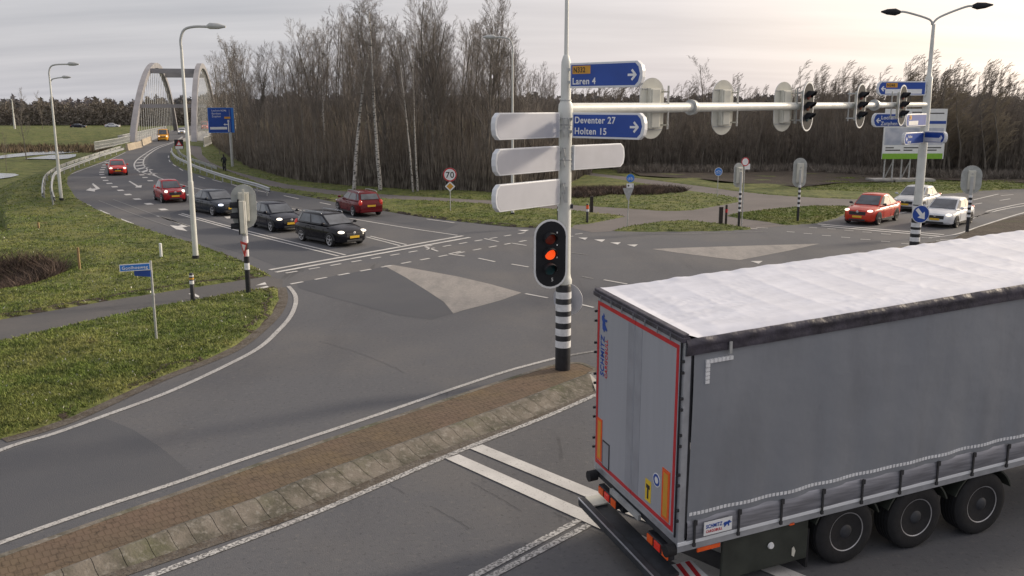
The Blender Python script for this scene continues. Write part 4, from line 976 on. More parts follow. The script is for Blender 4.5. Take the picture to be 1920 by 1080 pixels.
# street name sign
b = G(293.5, 636, 0.05); tp = zat(489, b.y); th = thing('street_name_sign', 'blue street name plate on a slim leaning pole in the left grass', 'street sign', b, 0.0)
lx = AT(278, 489, b.y).x-b.x-(0)
mb = MB(); mb.tube([(0, 0, 0), (0, 0, tp-b.z-1.2), (0.0, 0, tp-b.z)], 0.035, 12); mb.tube([(0,0,1.28),(0,0,1.33)], 0.05, 12); mb.build('post', 'galv', th, smooth=True)
T_ = Tm((0, -0.04, 0), 0, 0, 0.42) 
w1 = 0.8; z1_ = tp-b.z-0.05; h_ = 0.20
mb = MB(); mb.T = T_; mb.box(-w1, 0, -0.015, 0, z1_-h_, z1_); pl = mb.build('name_plate', 'white', th)
mb = MB(); mb.T = T_; mb.box(-w1+0.02, -0.02, -0.018, -0.015, z1_-h_+0.02, z1_-0.02); fc = mb.build('name_face', 'blue_light', pl)
text('Goolhoeweg', 0.125, 'white', fc, T_ @ Tm((-w1+0.06, -0.021, z1_-h_+0.055), FRONT), sx=0.95, bold=0.003)
mb = MB(); mb.T = Tm((0, -0.04, 0), 0, 0, -0.3); mb.box(-0.55, 0, -0.015, 0, z1_-h_-0.2, z1_-h_-0.02); mb.build('lower_name_plate', 'blue', th)

# ------------------------------------------------------------------ lamp posts
def lamp(u, v, lab, vt, uh, vh, r=0.11, dark=True, base=True, gz=0.03, m='pole_white', grp='street lamps along the road'):
    b = G(u, v, gz); t = thing('street_lamp', lab, 'street lamp', b, 0, grp)
    zt_ = zat(vt, b.y)-b.z; hx = AT(uh, vh, b.y).x-b.x; s = 1 if hx > 0 else -1; zh = zat(vh, b.y)-b.z
    mb = MB(); mb.tube([(0, 0, 0), (0, 0, zt_*0.35), (0, 0, zt_*0.351), (0, 0, zt_-0.9)], [r, r*0.9, r*0.72, r*0.5], 16); mb.build('post', m, t, smooth=True)
    if base:
        mb = MB(); mb.tube([(0, 0, -0.05), (0, 0, 0.22)], r*1.25, 16); mb.build('foot_sleeve', 'black', t, smooth=True)
    a1 = hx-s*0.75
    mb = MB(); mb.tube(smooth([Vector((0, 0, zt_-0.9)), Vector((0, 0, zt_-0.5)), Vector((s*0.18, 0, zt_-0.12)), Vector((s*0.6, 0, zt_)), Vector((a1, 0, zh))], 5), r*0.45, 12); br = mb.build('arm', m if not dark else 'pole_grey', t, smooth=True)
    mb = MB(); mb.tube([(a1-s*0.05, 0, zh), (a1+s*0.1, 0, zh+0.03), (a1+s*0.45, 0, zh+0.02), (hx, 0, zh)], [0.05, 0.13, 0.12, 0.04], 12); mb.build('lamp_head', 'pole_grey', br, smooth=True)
    return t
lamp(367.5, 488, 'tallest white street lamp on the left verge, nearest of the left lamps', 50, 423, 50, 0.12)
lamp(115.5, 377, 'white street lamp behind the left crash barrier, second tallest on the left', 121, 148, 120.5, 0.115)
lamp(112, 340, 'smaller farther street lamp just behind the left barrier lamp', 146.5, 133, 145, 0.115)
lamp(961, 405, 'street lamp rising behind the grey sign backs with its head bent to the left', 70, 905, 70, 0.1)
lamp(28, 243, 'distant pale lamp column beside the far road at the left edge', 186, 10, 186, 0.3, base=False, gz=-0.3)
def rustic_post(name, u, v, vt, r, m, lab, cat, bands=None, gz=0.03, sq=False):
    b = G(u, v, gz); h = zat(vt, b.y)-b.z; t = thing(name, lab, cat, b)
    mb = MB()
    if sq: mb.box(-r, r, -r, r, 0, h)
    else: mb.lathe([(r, -0.05), (r, h*0.97), (r*0.7, h)], 14)
    mb.build('post', m, t, smooth=True, bevel=0.01 if sq else 0)
    for (f0, f1, bm_) in (bands or []):
        mb = MB(); mb.lathe([(r, h*f0), (r*1.05, h*f0), (r*1.05, h*f1), (r, h*f1)], 14); mb.build('band', bm_, t, smooth=True)
    return t
rustic_post('bollard', 362, 565, 512, 0.075, 'black', 'black bollard with white and orange bands at the edge of the left cycle path', 'bollard', [(0.62, 0.74, 'stripe_white'), (0.78, 0.84, 'orange'), (0.88, 0.93, 'stripe_white')])
rustic_post('marker_post', 302.5, 484, 456, 0.06, 'white', 'short white marker post standing in the left grass', 'post')
rustic_post('wooden_stake', 150, 509, 464, 0.04, 'wood', 'thin wooden stake in the left grass, taller of the two', 'stake', sq=True)
rustic_post('wooden_stake', 73, 431, 417, 0.045, 'wood', 'short wooden stake high on the left grass slope', 'stake', sq=True)
rustic_post('bollard', 1109, 398, 368, 0.1, 'darkpost', 'dark timber bollard at the cycle path just right of the near gantry pole', 'bollard', sq=True)
rustic_post('bollard', 1101, 418, 382, 0.07, 'black', 'black post with orange and white top on the grass tip right of the gantry pole', 'bollard', [(0.6, 0.72, 'stripe_white'), (0.74, 0.93, 'orange_red')])
rustic_post('bollard', 1351, 420, 388, 0.1, 'darkpost', 'dark square timber bollard, thicker of the pair left of the slim signal', 'bollard', sq=True)
rustic_post('bollard', 1361, 420, 384, 0.07, 'darkpost', 'thin dark bollard with a reddish band, right of the pair left of the slim signal', 'bollard', [(0.6, 0.78, 'red')])
# ------------------------------------------------------------------ billboard
b = G(1690, 341); Yb = b.y; rzb = 0.06
th = thing('billboard', 'large white billboard with a green foot strip on steel legs in front of the thicket', 'billboard', b, rzb)
s_ = Yb*math.cos(CA)/CF*1.0
s_ = (AT(1765, 250, Yb).x-AT(1648, 250, Yb).x)/117
x0, x1 = (1648-1690)*s_, (1767-1690)*s_; zt_, zb_ = zat(204, Yb), zat(298, Yb); H_ = zt_-zb_
mb = MB(); mb.box(x0, x1, -0.06, 0.06, zb_, zt_); pl = mb.build('panel', 'white', th)
mb = MB(); mb.box(x0, x1-0.1, -0.066, -0.061, zb_, zb_+H_*0.11); mb.build('green_strip', 'green', pl)
M['poster'] = mat('poster', (0.33, 0.37, 0.48), 0.5, col2=(0.62, 0.63, 0.70), scale=0.8)
mb = MB(); mb.box(x0+0.1, x1-0.2, -0.066, -0.061, zb_+H_*0.28, zb_+H_*0.62); mb.build('poster_picture', 'poster', pl)
mb = MB(); mb.box(x0+2.6, x1-0.05, -0.067, -0.061, zb_+H_*0.70, zb_+H_*0.76); mb.build('title_bar', 'blue', pl)
mb = MB()
for (a_, b_, f) in ((0.25, 1.0, 0.215), (0.25, 1.6, 0.165), (1.9, 3.4, 0.215), (1.9, 2.7, 0.165), (4.0, 5.3, 0.215), (4.0, 4.9, 0.165), (3.9, 5.3, 0.9), (2.4, 3.6, 0.92)):
    mb = MB(); mb.box(x0+a_, x0+b_, -0.067, -0.061, zb_+H_*f, zb_+H_*(f+0.022)); mb.build('text_line', 'plastic', pl)
for xx in (x0+0.35, x0+1.9):
    for dx in (0.0, 0.75):
        mb = MB(); mb.tube([(xx+dx, 0.1, 0.1), (xx+dx, 0.1, zb_+1)], 0.07, 8); mb.tube([(xx+dx-0.35 if dx else xx+0.4, 0.9, 0.1), (xx+dx, 0.1, zb_-0.2)], 0.05, 8); mb.build('leg', 'galv', th)
for k in range(3):
    mb = MB(); mb.box(x0-0.9+k*1.9, x0+0.8+k*1.9, -0.9, 0.9, 0.0, 0.3); mb.build('foot_slab', 'concrete', th)

# ------------------------------------------------------------------ crash barriers, bridge
def dens(pts, step):
    o = [pts[0]]
    for i in range(len(pts)-1):
        n = max(1, int((pts[i+1]-pts[i]).length/step))
        for k in range(1, n+1): o.append(pts[i].lerp(pts[i+1], k/n))
    return o
def barrier(lab, px, zr=0.72, side=1, post_step=3.0, m='galv'):
    top = smooth([G(u, v, zr) for u, v in px], 5); b0 = top[0]
    t = thing('crash_barrier', lab, 'crash barrier', (b0.x, b0.y, 0), 0, 'crash barriers along the bridge road')
    P = [Vector((p.x-b0.x, p.y-b0.y, 0)) for p in top]
    mb = MB(); prof = [(0, 0.72), (0.03, 0.70), (0.075, 0.65), (0.03, 0.60), (0.0, 0.565), (0.03, 0.53), (0.075, 0.48), (0.03, 0.43), (0, 0.41), (-0.02, 0.41), (-0.02, 0.72)]
    vs = []; n = len(prof)
    for i, p in enumerate(P):
        d = (P[min(i+1, len(P)-1)]-P[max(i-1, 0)]).normalized(); nn_ = Vector((-d.y, d.x, 0))*side
        for x, z in prof: q = p+nn_*x; vs.append((q.x, q.y, z))
    mb.add(vs, [(i*n+k, i*n+(k+1) % n, (i+1)*n+(k+1) % n, (i+1)*n+k) for i in range(len(P)-1) for k in range(n)])
    mb.build('rail', m, t, smooth=True)
    mb = MB(); acc = 0; k = 0
    D_ = dens(P, post_step)
    for i in range(0, len(P)-1):
        L_ = (P[i+1]-P[i]).length; acc += L_
        if acc > post_step:
            acc = 0; k += 1
            if k < 60:
                pm = MB(); pm.box(-0.04, 0.04, -0.04, 0.04, -0.6, 0.66); po = pm.build('post', m, t); d = (P[i+1]-P[i]).normalized(); q = P[i]-Vector((-d.y, d.x, 0))*side*0.07; po.location = q
    return t
barrier('curved galvanised crash barrier on the left edge of the bridge road, side nearer the road', [(101,369),(96,348),(100,326),(112,317),(140,306.5),(187,290),(232,277)], side=-1)
barrier('galvanised crash barrier running behind the left one, on the slope side', [(80,362),(80,345),(86,326),(108,311),(138,300),(186,285),(228,273)], side=1)
barrier('crash barrier between the bridge road and the cycle path, road side', [(322,277),(323,285),(333,294),(350,302),(368,310),(400,321),(440,333),(480,343),(506,352)], side=-1)
barrier('short crash barrier on the cycle path side near the walking person', [(332,277),(340,287),(356,295),(380,303),(407,312)], side=1)
# concrete barrier blocks beside the yellow van
def block(pa, pb, h, lab, m='sandstone'):
    a_, b_ = G(*pa), G(*pb); d = b_-a_; t = thing('concrete_barrier', lab, 'concrete barrier', a_, math.atan2(d.y, d.x), 'sand-coloured concrete barriers at the bridge')
    mb = MB(); L_ = d.length; mb.prism([(-0.3, 0), (0.3, 0), (0.2, 0.25), (0.12, h), (-0.12, h), (-0.2, 0.25)], 'x', 0, L_); mb.build('barrier_block', m, t, bevel=0.02)
block((238,282.5), (264,276), 1.0, 'long sand-coloured concrete barrier where the left rail ends')
block((266,273.5), (283,266), 1.05, 'sand-coloured concrete barrier close to the yellow van')

# arch bridge
zf = -0.6
br = thing('arch_bridge', 'grey twin-arch bridge with cross beams and thin hangers carrying the road over the canal', 'bridge', BN, math.atan2(BAX.x, BAX.y)*-1)
# local frame: +Y along the bridge, +X to the right
HW = (G(361, 268)-G(253, 266)).dot(BRT)/2; HR = 16.2
def archpt(x, s):   # s 0..1
    k = 4*s*(1-s); return Vector((x*(1-0.10*k), BLEN*s*1.0, zf+HR*k**0.9))
def archw(x, name='arch'):
    mb = MB(); n = 44; vs = []
    for i in range(n+1):
        s = i/n; c = archpt(x, s); a_ = archpt(x, max(0, s-0.01)); b_ = archpt(x, min(1, s+0.01)); d = (b_-a_).normalized()
        up = Vector((1, 0, 0)).cross(d).normalized(); 
        if up.z < 0 and 0.2 < s < 0.8: up = -up
        up = Vector((0, -d.z, d.y)).normalized()
        hw = 0.5; hh = 0.75-0.2*math.sin(math.pi*s)
        for sx, su in ((-1, -1), (1, -1), (1, 1), (-1, 1)): vs.append(c+Vector((sx*hw, 0, 0))+up*su*hh)
    mb.add(vs, [(i*4+k, i*4+(k+1) % 4, (i+1)*4+(k+1) % 4, (i+1)*4+k) for i in range(n) for k in range(4)]+[(0, 1, 2, 3), (n*4+3, n*4+2, n*4+1, n*4)])
    return mb.build(name, 'arch', br)
archw(-HW); archw(HW)
for s, h in ((0.115, 0.35), (0.33, 0.5), (0.67, 0.5), (0.885, 0.35)):
    c = archpt(1, s); xw = HW*(1-0.10*4*s*(1-s))-0.5
    mb = MB(); mb.box(-xw, xw, c.y-0.4, c.y+0.4, c.z-h, c.z+h); mb.build('cross_beam', 'arch', br)
for x in (-HW, HW):
    for k in range(3, 22):
        s = k/24; c = archpt(x, s)
        mb = MB(); mb.tube([(x, c.y, -0.3), (c.x, c.y, c.z-0.4)], 0.055, 6); mb.build('hanger', 'galv', br)
mb = MB(); mb.box(-HW-3.6, HW+4.8, 2, BLEN-2, -1.4, -0.06); mb.build('deck', 'concrete', br)
for x in (-HW-0.5, HW+0.5):
    for y in (0, BLEN): 
        mb = MB(); mb.box(x-1.1, x+1.1, y-1.2, y+1.2, -6, 0.05); mb.build('abutment', 'concrete', br)
def railing(lab, pts, h=1.15, m='galv', step=0.42, white=False):
    b0 = pts[0]; t = thing('bridge_railing', lab, 'railing', (b0.x, b0.y, 0), 0, 'railings of the bridge')
    P = [p-b0 for p in pts]; P = [Vector((p.x, p.y, 0.05)) for p in P]; D_ = dens(P, step)
    mb = MB()
    for k in range(0, len(D_)): mb.box(D_[k].x-0.03, D_[k].x+0.03, D_[k].y-0.03, D_[k].y+0.03, 0, h)
    mb.build('balusters', m, t)
    mb = MB()
    mb.tube([p+Vector((0, 0, h)) for p in D_], 0.07, 6); mb.tube([p+Vector((0, 0, h*0.5)) for p in D_], 0.03, 6); mb.tube([p+Vector((0, 0, 0.1)) for p in D_], 0.05, 6)
    mb.build('handrail', m, t); return t
railing('lattice railing at the left edge of the bridge, in front of the left arch foot', smooth(PX([(178,281.5),(200,277),(225,272),(250,266)]), 4))
railing('lattice railing behind the left arch, running towards the far bank', [BN+BRT*(-HW-2.6)+BAX*k for k in (2, 20, 40, 60, BLEN)])
railing('railing right of the right arch along the cycle path', [BN+BRT*(HW+2.2)+BAX*k for k in (0, 20, 40, 60)])
# ramp wing on the right
A_, B_ = G(383, 276), G(432, 255.5)
th = thing('ramp_parapet', 'pale sloping parapet with white edge below the blue direction board', 'parapet', A_, math.atan2((B_-A_).y, (B_-A_).x))
L_ = (B_-A_).length
mb = MB(); mb.box(0, L_, -0.12, 0.12, 0.0, 0.35); mb.build('edge_beam', 'white', th)
mb = MB(); mb.box(0, L_, 0.0, 0.06, 0.35, 1.5); mb.build('panel', 'galv', th)
mb = MB(); mb.tube([(0, 0.03, 1.55), (L_, 0.03, 1.55)], 0.07, 8); mb.build('handrail', 'white', th)

# ------------------------------------------------------------------ cars
def interp(x, T):
    for i in range(len(T)-1):
        if x <= T[i+1][0]:
            t = (x-T[i][0])/(T[i+1][0]-T[i][0]); t = max(0, t); t = t*t*(3-2*t)*0.5+t*0.5
            return T[i][1]+(T[i+1][1]-T[i][1])*t
    return T[-1][1]
def make_car(name, lab, cat, kind, pm, group, head='headlight', rimm='rim', rails=False, plate='plate', tails=True):
    K = dict(
      estate=dict(L=4.3, W=1.74, H=1.47, wb=2.6, fo=0.82, hood=0.98, nose=0.70, belt=0.98, tail=0.98, wsb=1.02, rf=0.28, rr=-1.72, rgb=-2.02, gh=0.70),
      wide=dict(L=4.4, W=1.9, H=1.53, wb=2.6, fo=0.85, hood=0.97, nose=0.72, belt=0.98, tail=1.0, wsb=1.05, rf=0.25, rr=-1.2, rgb=-1.8, gh=0.68),
      hatch=dict(L=3.9, W=1.72, H=1.44, wb=2.45, fo=0.78, hood=0.95, nose=0.70, belt=0.95, tail=0.95, wsb=0.92, rf=0.22, rr=-1.25, rgb=-1.72, gh=0.68),
      mini=dict(L=3.55, W=1.63, H=1.49, wb=2.30, fo=0.68, hood=0.98, nose=0.78, belt=0.96, tail=0.98, wsb=0.82, rf=0.25, rr=-1.0, rgb=-1.5, gh=0.66),
      sedan=dict(L=4.7, W=1.84, H=1.44, wb=2.85, fo=0.85, hood=0.93, nose=0.68, belt=0.95, tail=0.98, wsb=0.98, rf=0.25, rr=-1.1, rgb=-1.85, gh=0.68),
      suv=dict(L=4.57, W=1.84, H=1.63, wb=2.72, fo=0.9, hood=1.06, nose=0.80, belt=1.05, tail=1.12, wsb=1.0, rf=0.3, rr=-0.95, rgb=-2.0, gh=0.68),
      van=dict(L=5.0, W=1.95, H=2.25, wb=3.1, fo=0.85, hood=1.2, nose=0.95, belt=1.25, tail=1.25, wsb=1.75, rf=1.15, rr=-2.2, rgb=-2.35, gh=0.80))[kind]
    L, Wd, H, wb, fo = K['L'], K['W'], K['H'], K['wb'], K['fo']; ro = L-wb-fo
    xf, xr = wb/2+fo, -wb/2-ro; wr = 0.315 if kind != 'suv' else 0.35
    t = thing(name, lab, cat, (0, 0, 0), 0, group)
    hw = Wd/2; gc = 0.17 if kind != 'suv' else 0.21
    top = [(xr, K['tail']-0.22), (xr+0.10, K['tail']-0.03), (xr+0.45, K['tail']), (K['rgb']+0.3, K['belt']+0.01), (0, K['belt']), (K['wsb'], K['belt']-0.01), (K['wsb']+0.15, K['hood']-0.01), (xf-0.45, K['hood']-0.10), (xf-0.12, K['nose']+0.05), (xf, K['nose']-0.12)]
    wid = [(xr, hw*0.80), (xr+0.18, hw*0.93), (xr+0.7, hw), (0, hw), (xf-0.9, hw*0.99), (xf-0.35, hw*0.92), (xf-0.12, hw*0.80), (xf, hw*0.58)]
    bot = [(xr, 0.42), (xr+0.25, 0.25), (-wb/2, gc), (wb/2, gc), (xf-0.2, 0.2), (xf, 0.30)]
    xs = sorted(set([xr, xr+0.05, xr+0.12, xr+0.25, xr+0.5]+[xr+0.5+(xf-1.1-xr)*k/14 for k in range(15)]+[xf-0.5, xf-0.35, xf-0.22, xf-0.12, xf-0.05, xf]))
    mb = MB(); vs = []
    sec = [(0.0, 0.0, 0), (0.86, 0.0, 0), (0.97, 0.10, 0), (1.0, 0.38, 0), (1.0, 0.62, 0), (0.985, 0.76, 0), (0.93, 0.88, 0), (0.80, 0.96, 0), (0.5, 0.995, 0), (0.0, 1.0, 0)]
    n = 2*len(sec)-2
    for x in xs:
        w_ = interp(x, wid); zt_ = interp(x, top); zb_ = interp(x, bot)
        crown = 0.025*(1 if x > K['wsb'] else 0.6)
        ring = [(f*w_, zb_+(zt_-zb_)*g+(crown if g > 0.99 and f < 0.1 else 0)) for f, g, _ in sec]
        full = ring+[(-y, z) for y, z in ring[-2:0:-1]]
        for y, z in full: vs.append((x, y, z))
    mb.add(vs, [(i*n+k, i*n+(k+1) % n, (i+1)*n+(k+1) % n, (i+1)*n+k) for i in range(len(xs)-1) for k in range(n)]+[tuple(range(n)), tuple(reversed([(len(xs)-1)*n+k for k in range(n)]))])
    # greenhouse
    tw = hw*K['gh']+0.04; bw = hw*0.925; zb_ = K['belt']-0.03; zr = H
    def cab(x):  # roof / base half width and heights along x for the shell
        return
    base = [(K['wsb'], 0.80), (K['wsb']-0.25, 0.93), (0, 1.0), (K['rgb']+0.35, 0.97), (K['rgb'], 0.86)]
    st = [(K['wsb'], 0.0), (K['rf'], 1.0), (K['rr'], 1.0), (K['rgb'], 0.0)]
    bod = mb
    o = mb.build('body', pm, t, smooth=True)
    mb = MB()
    xw0, xw1, xr1, xr0 = K['wsb'], K['rf'], K['rr'], K['rgb']
    zf_, zmid, zr_ = zr-0.05, zr, zr-(0.05 if kind != 'suv' else 0.09)
    roof = [(xw1, zf_, tw*0.93), (xw1-0.25, zmid-0.01, tw), ((xw1+xr1)/2, zmid, tw*1.0), (xr1+0.25, zmid-0.015, tw*0.98), (xr1, zr_, tw*0.92)]
    bse = [(xw0, bw*0.86), (xw0-0.35, bw*0.98), ((xw0+xr0)/2, bw), (xr0+0.35, bw*0.97), (xr0, bw*0.86)]
    vs = []
    for (xr_, z, w_), (xb, wb_) in zip(roof, bse):
        vs += [(xb, -wb_, zb_), (xr_, -w_, z-0.06), (xr_, -w_*0.88, z), (xr_, 0, z+0.025), (xr_, w_*0.88, z), (xr_, w_, z-0.06), (xb, wb_, zb_)]
    fs = [(i*7+k, i*7+k+1, (i+1)*7+k+1, (i+1)*7+k) for i in range(4) for k in range(6)]+[(0, 1, 2, 3, 4, 5, 6), tuple(reversed([28+k for k in range(7)]))]
    mb.add(vs, fs); mb.build('cabin', pm, o, smooth=50)
    # glass, set just proud of the cabin shell
    def pane(name, q, off, m='glass', par=t):
        q = [Vector(p) for p in q]; nrm_ = (q[1]-q[0]).cross(q[3]-q[0]).normalized()
        c = sum(q, Vector())/4
        if nrm_.dot(c-Vector((-0.2, 0, 0.8))) < 0: nrm_ = -nrm_
        mb = MB(); a_ = [p+nrm_*off for p in q]; b_ = [p-nrm_*0.01 for p in q]; k_ = len(q)
        mb.add(a_+b_, [tuple(range(k_)), tuple(range(2*k_-1, k_-1, -1))]+[(i, (i+1) % k_, k_+(i+1) % k_, k_+i) for i in range(k_)]); return mb.build(name, m, par)
    def L4(a_, b_, t_): return Vector(a_).lerp(Vector(b_), t_)
    r0, b0 = roof[0], bse[0]
    F = [(b0[0], -b0[1], zb_), (b0[0], b0[1], zb_), (r0[0], r0[2], r0[1]-0.04), (r0[0], -r0[2], r0[1]-0.04)]
    def quad(F, s0, s1, t0, t1): 
        lo = lambda s: L4(F[0], F[1], s); hi = lambda s: L4(F[3], F[2], s)
        return [L4(lo(s0), hi(s0), t0), L4(lo(s1), hi(s1), t0), L4(lo(s1), hi(s1), t1), L4(lo(s0), hi(s0), t1)]
    pane('windscreen', quad(F, 0.045, 0.955, 0.08, 0.97), 0.035)
    r4, b4 = roof[4], bse[4]
    F = [(b4[0], -b4[1], zb_), (b4[0], b4[1], zb_), (r4[0], r4[2], r4[1]-0.04), (r4[0], -r4[2], r4[1]-0.04)]
    pane('rear_window', quad(F, 0.08, 0.92, 0.2, 0.92), 0.035)
    for sgn_ in (-1, 1):
        # side glass follows the four shell segments
        S0 = [Vector((bse[i][0], sgn_*bse[i][1], zb_)) for i in range(5)]; S1 = [Vector((roof[i][0], sgn_*roof[i][2], roof[i][1]-0.06)) for i in range(5)]
        cuts = [(0, 0.22, 0.97), (1, 0.0, 0.86), (1, 0.98, 1.0), (2, 0.03, 0.95), (3, 0.0, 0.72)]
        for (i, s0, s1) in ((0, 0.16, 1.0), (1, 0.0, 0.90), (2, 0.0, 0.93), (3, 0.08, 0.74 if kind in ('estate', 'van') else 0.42)):
            if kind == 'van' and i >= 1: continue
            F = [S0[i], S0[i+1], S1[i+1], S1[i]]
            pane('side_window', quad(F, s0, s1, 0.14, 0.95), 0.010)
        mb = MB()  # B pillar strip and sill trim
        mb.box(-wb/2+wr+0.1, wb/2-wr-0.1, sgn_*(hw+0.004)-0.012, sgn_*(hw+0.004)+0.012, gc+0.02, gc+0.13); mb.build('sill', 'plastic', t)
        mb = MB(); ym = sgn_*(hw*0.93+0.12); mb.ell((xw0-0.22, ym, K['belt']+0.07), (0.075, 0.11, 0.07), 10, 6); mb.tube([(xw0-0.22, sgn_*hw*0.9, K['belt']+0.02), (xw0-0.22, ym, K['belt']+0.04)], 0.025, 6); mb.build('wing_mirror', pm if kind not in ('suv',) else 'plastic', t, smooth=True)
        mb = MB(); zh = K['nose']+0.02
        yl = sgn_*hw*0.70
        mb.ell((xf-0.20, yl, zh), (0.19, 0.15 if kind != 'mini' else 0.11, 0.068 if kind != 'mini' else 0.10), 14, 8); mb.build('headlight', head, t, smooth=True)
        if tails:
            mb = MB(); zt_ = K['tail']-0.13; mb.ell((xr+0.12, sgn_*hw*0.76, zt_), (0.135, 0.115, 0.20 if kind in ('estate', 'mini', 'hatch', 'van') else 0.1), 12, 8); mb.build('tail_light', 'tail', t, smooth=True)
        for yy, hh in ((xf-0.55, 0),): pass
        # door seams and handles
        for xs_ in (xw0-0.3, (xw0+xr0)/2+0.1, -wb/2+0.42):
            mb = MB(); mb.box(xs_-0.006, xs_+0.006, sgn_*(hw*1.0+0.001)-0.004, sgn_*(hw*1.0+0.001)+0.004, 0.38, K['belt']-0.14); mb.build('door_seam', 'black', t)
        for xs_ in ((xw0+xr0)/2+0.24, -wb/2+0.55): mb = MB(); mb.box(xs_, xs_+0.18, sgn_*(hw*0.985)-0.02, sgn_*(hw*0.985)+0.02, K['belt']-0.17, K['belt']-0.14); mb.build('door_handle', pm, t)
        for xw in (-wb/2, wb/2):
            # arch: dark half ring that hugs the wing, wheel inside
            mb = MB(); k_ = 16; ra = wr+0.055; vs = []
            for j in range(k_+1):
                a_ = math.pi*j/k_-0.0; vs.append((xw+ra*math.cos(a_), sgn_*(hw+0.006), wr+ra*math.sin(a_)))
            vs.append((xw, sgn_*(hw+0.006), wr)); vs2 = [(x, sgn_*(hw-0.25), z) for x, y, z in vs]
            mb.add([(x, y, max(z, gc-0.0)) for x, y, z in vs]+vs2, [tuple(range(k_+2)), tuple(reversed(range(k_+2, 2*k_+4)))]+[(i, (i+1) % (k_+2), k_+2+(i+1) % (k_+2), k_+2+i) for i in range(k_+2)])
            mb.build('wheel_arch', 'plastic', t)
            mb = MB(); yc = sgn_*(hw-0.085)
            mb.lathe([(0.15, -0.1), (wr-0.07, -0.105), (wr-0.02, -0.095), (wr, -0.06), (wr, 0.06), (wr-0.02, 0.098), (wr-0.075, 0.108), (0.15, 0.09)], 28, 'y', (xw, yc, wr)); wh = mb.build('wheel', 'tyre', t, smooth=True)
            mb = MB(); ro_ = wr-0.085; yo = yc+sgn_*0.10
            for j in range(5):
                a_ = 2*math.pi*j/5+0.3; mb.add([(xw+math.cos(a_-0.28)*0.06, yo, wr+math.sin(a_-0.28)*0.06), (xw+math.cos(a_+0.28)*0.06, yo, wr+math.sin(a_+0.28)*0.06), (xw+math.cos(a_+0.22)*ro_, yo+sgn_*0.012, wr+math.sin(a_+0.22)*ro_), (xw+math.cos(a_-0.22)*ro_, yo+sgn_*0.012, wr+math.sin(a_-0.22)*ro_)], [(0, 1, 2, 3)])
            mb.lathe([(ro_-0.03, sgn_*0.0), (ro_+0.01, sgn_*0.014), (ro_+0.01, 0), (ro_-0.03, 0), (ro_-0.03, 0)], 28, 'y', (xw, yo, wr), cap=False); mb.lathe([(0.06, 0), (0.03, sgn_*0.016)], 14, 'y', (xw, yo, wr)); mb.build('rim', rimm, wh, fix=True)
    # front
    zg = K['nose']-0.06
    mb = MB(); mb.box(xf-0.10, xf+0.012, -hw*0.5, hw*0.5, zg-0.16, zg+0.03); mb.build('grille', 'plastic', t, bevel=0.01)
    mb = MB(); mb.box(xf-0.16, xf+0.012, -hw*0.5, hw*0.5, 0.25, 0.36); mb.build('lower_grille', 'plastic', t, bevel=0.02)
    mb = MB(); mb.box(xf+0.0, xf+0.03, -0.26, 0.26, 0.43, 0.54); mb.build('number_plate', plate, t)
    mb = MB(); mb.box(xr-0.035, xr+0.04, -0.26, 0.26, K['tail']-0.46+0.1, K['tail']-0.35+0.1); mb.build('number_plate', plate, t)
    mb = MB(); mb.lathe([(0.07, xf+0.012), (0.05, xf+0.02)], 16, 'x', (0, 0, zg+0.02)); mb.build('badge', 'chrome', t)
    mb = MB(); mb.box(xr-0.02, xr+0.2, -hw*0.8, hw*0.8, 0.28, 0.42); mb.build('rear_bumper', 'plastic' if pm != 'paint_maroon' else pm, t, bevel=0.03)
    if rails:
        for sgn_ in (-1, 1):
            mb = MB(); mb.tube(smooth([Vector((xw1-0.1, sgn_*tw*0.9, zr-0.02)), Vector((xw1-0.3, sgn_*tw*0.9, zr+0.05)), Vector((xr1+0.3, sgn_*tw*0.9, zr+0.045)), Vector((xr1+0.05, sgn_*tw*0.9, zr-0.04))], 4), 0.02, 6); mb.build('roof_rail', 'alu', t, smooth=True)
    t['dims'] = 0; del t['dims']
    t.name = name
    return t, K
def park(c, R_, F_, side):
    """rear and front wheel contact points of the visible side; side=-1 when that is the car's right side"""
    t, K = c; R_, F_ = G(*R_), G(*F_); d = (F_-R_).normalized(); lf = Vector((-d.y, d.x, 0))
    m_ = (R_+F_)/2-lf*side*(K['W']/2-0.08); t.location = (m_.x, m_.y, 0.004); t.rotation_euler = (0, 0, math.atan2(d.y, d.x))
def park2(c, front, toward, off=0.0):
    t, K = c; f_ = G(*front); q = G(*toward); d = (q-f_).normalized(); m_ = f_-d*(K['wb']/2+K['fo']-0.1); t.location = (m_.x, m_.y, 0.004); t.rotation_euler = (0, 0, math.atan2(d.y, d.x))
CARS = 'cars at the junction'
park(make_car('estate_car', 'black estate car with roof rails waiting at the head of the queue', 'car', 'estate', 'paint_black', CARS, 'headlight_on', rails=True), (568,451.5), (621.7,462.5), -1)
park(make_car('hatchback', 'dark navy hatchback with lit headlights just behind the black estate', 'car', 'hatch', 'paint_navy', CARS, 'headlight_on'), (477.5,426), (511,435), -1)
park(make_car('saloon_car', 'dark blue-grey saloon with cool white headlights, third in the queue', 'car', 'sedan', 'paint_grey', CARS, 'headlight_cool'), (369,398), (397.5,404), -1)
park(make_car('small_car', 'small dark red rounded car with bright headlights, fourth in the queue', 'car', 'mini', 'paint_red', CARS, 'headlight_on'), (291.6,374.8), (306,380.5), -1)
park2(make_car('hatchback', 'bright red hatchback driving down from the bridge, last of the queue', 'car', 'hatch', 'paint_cherry', CARS, 'headlight_on'), (222,329.5), (232,350))
park(make_car('estate_car', 'maroon estate car driving away towards the bridge', 'car', 'estate', 'paint_maroon', CARS, rails=True), (671,407.5), (629.4,396), 1)
park(make_car('crossover_car', 'orange crossover waiting at the right-hand stop line', 'car', 'suv', 'paint_orange', CARS, 'headlight_on', rimm='dark_rim'), (1677.5,413.6), (1645,421.8), 1)
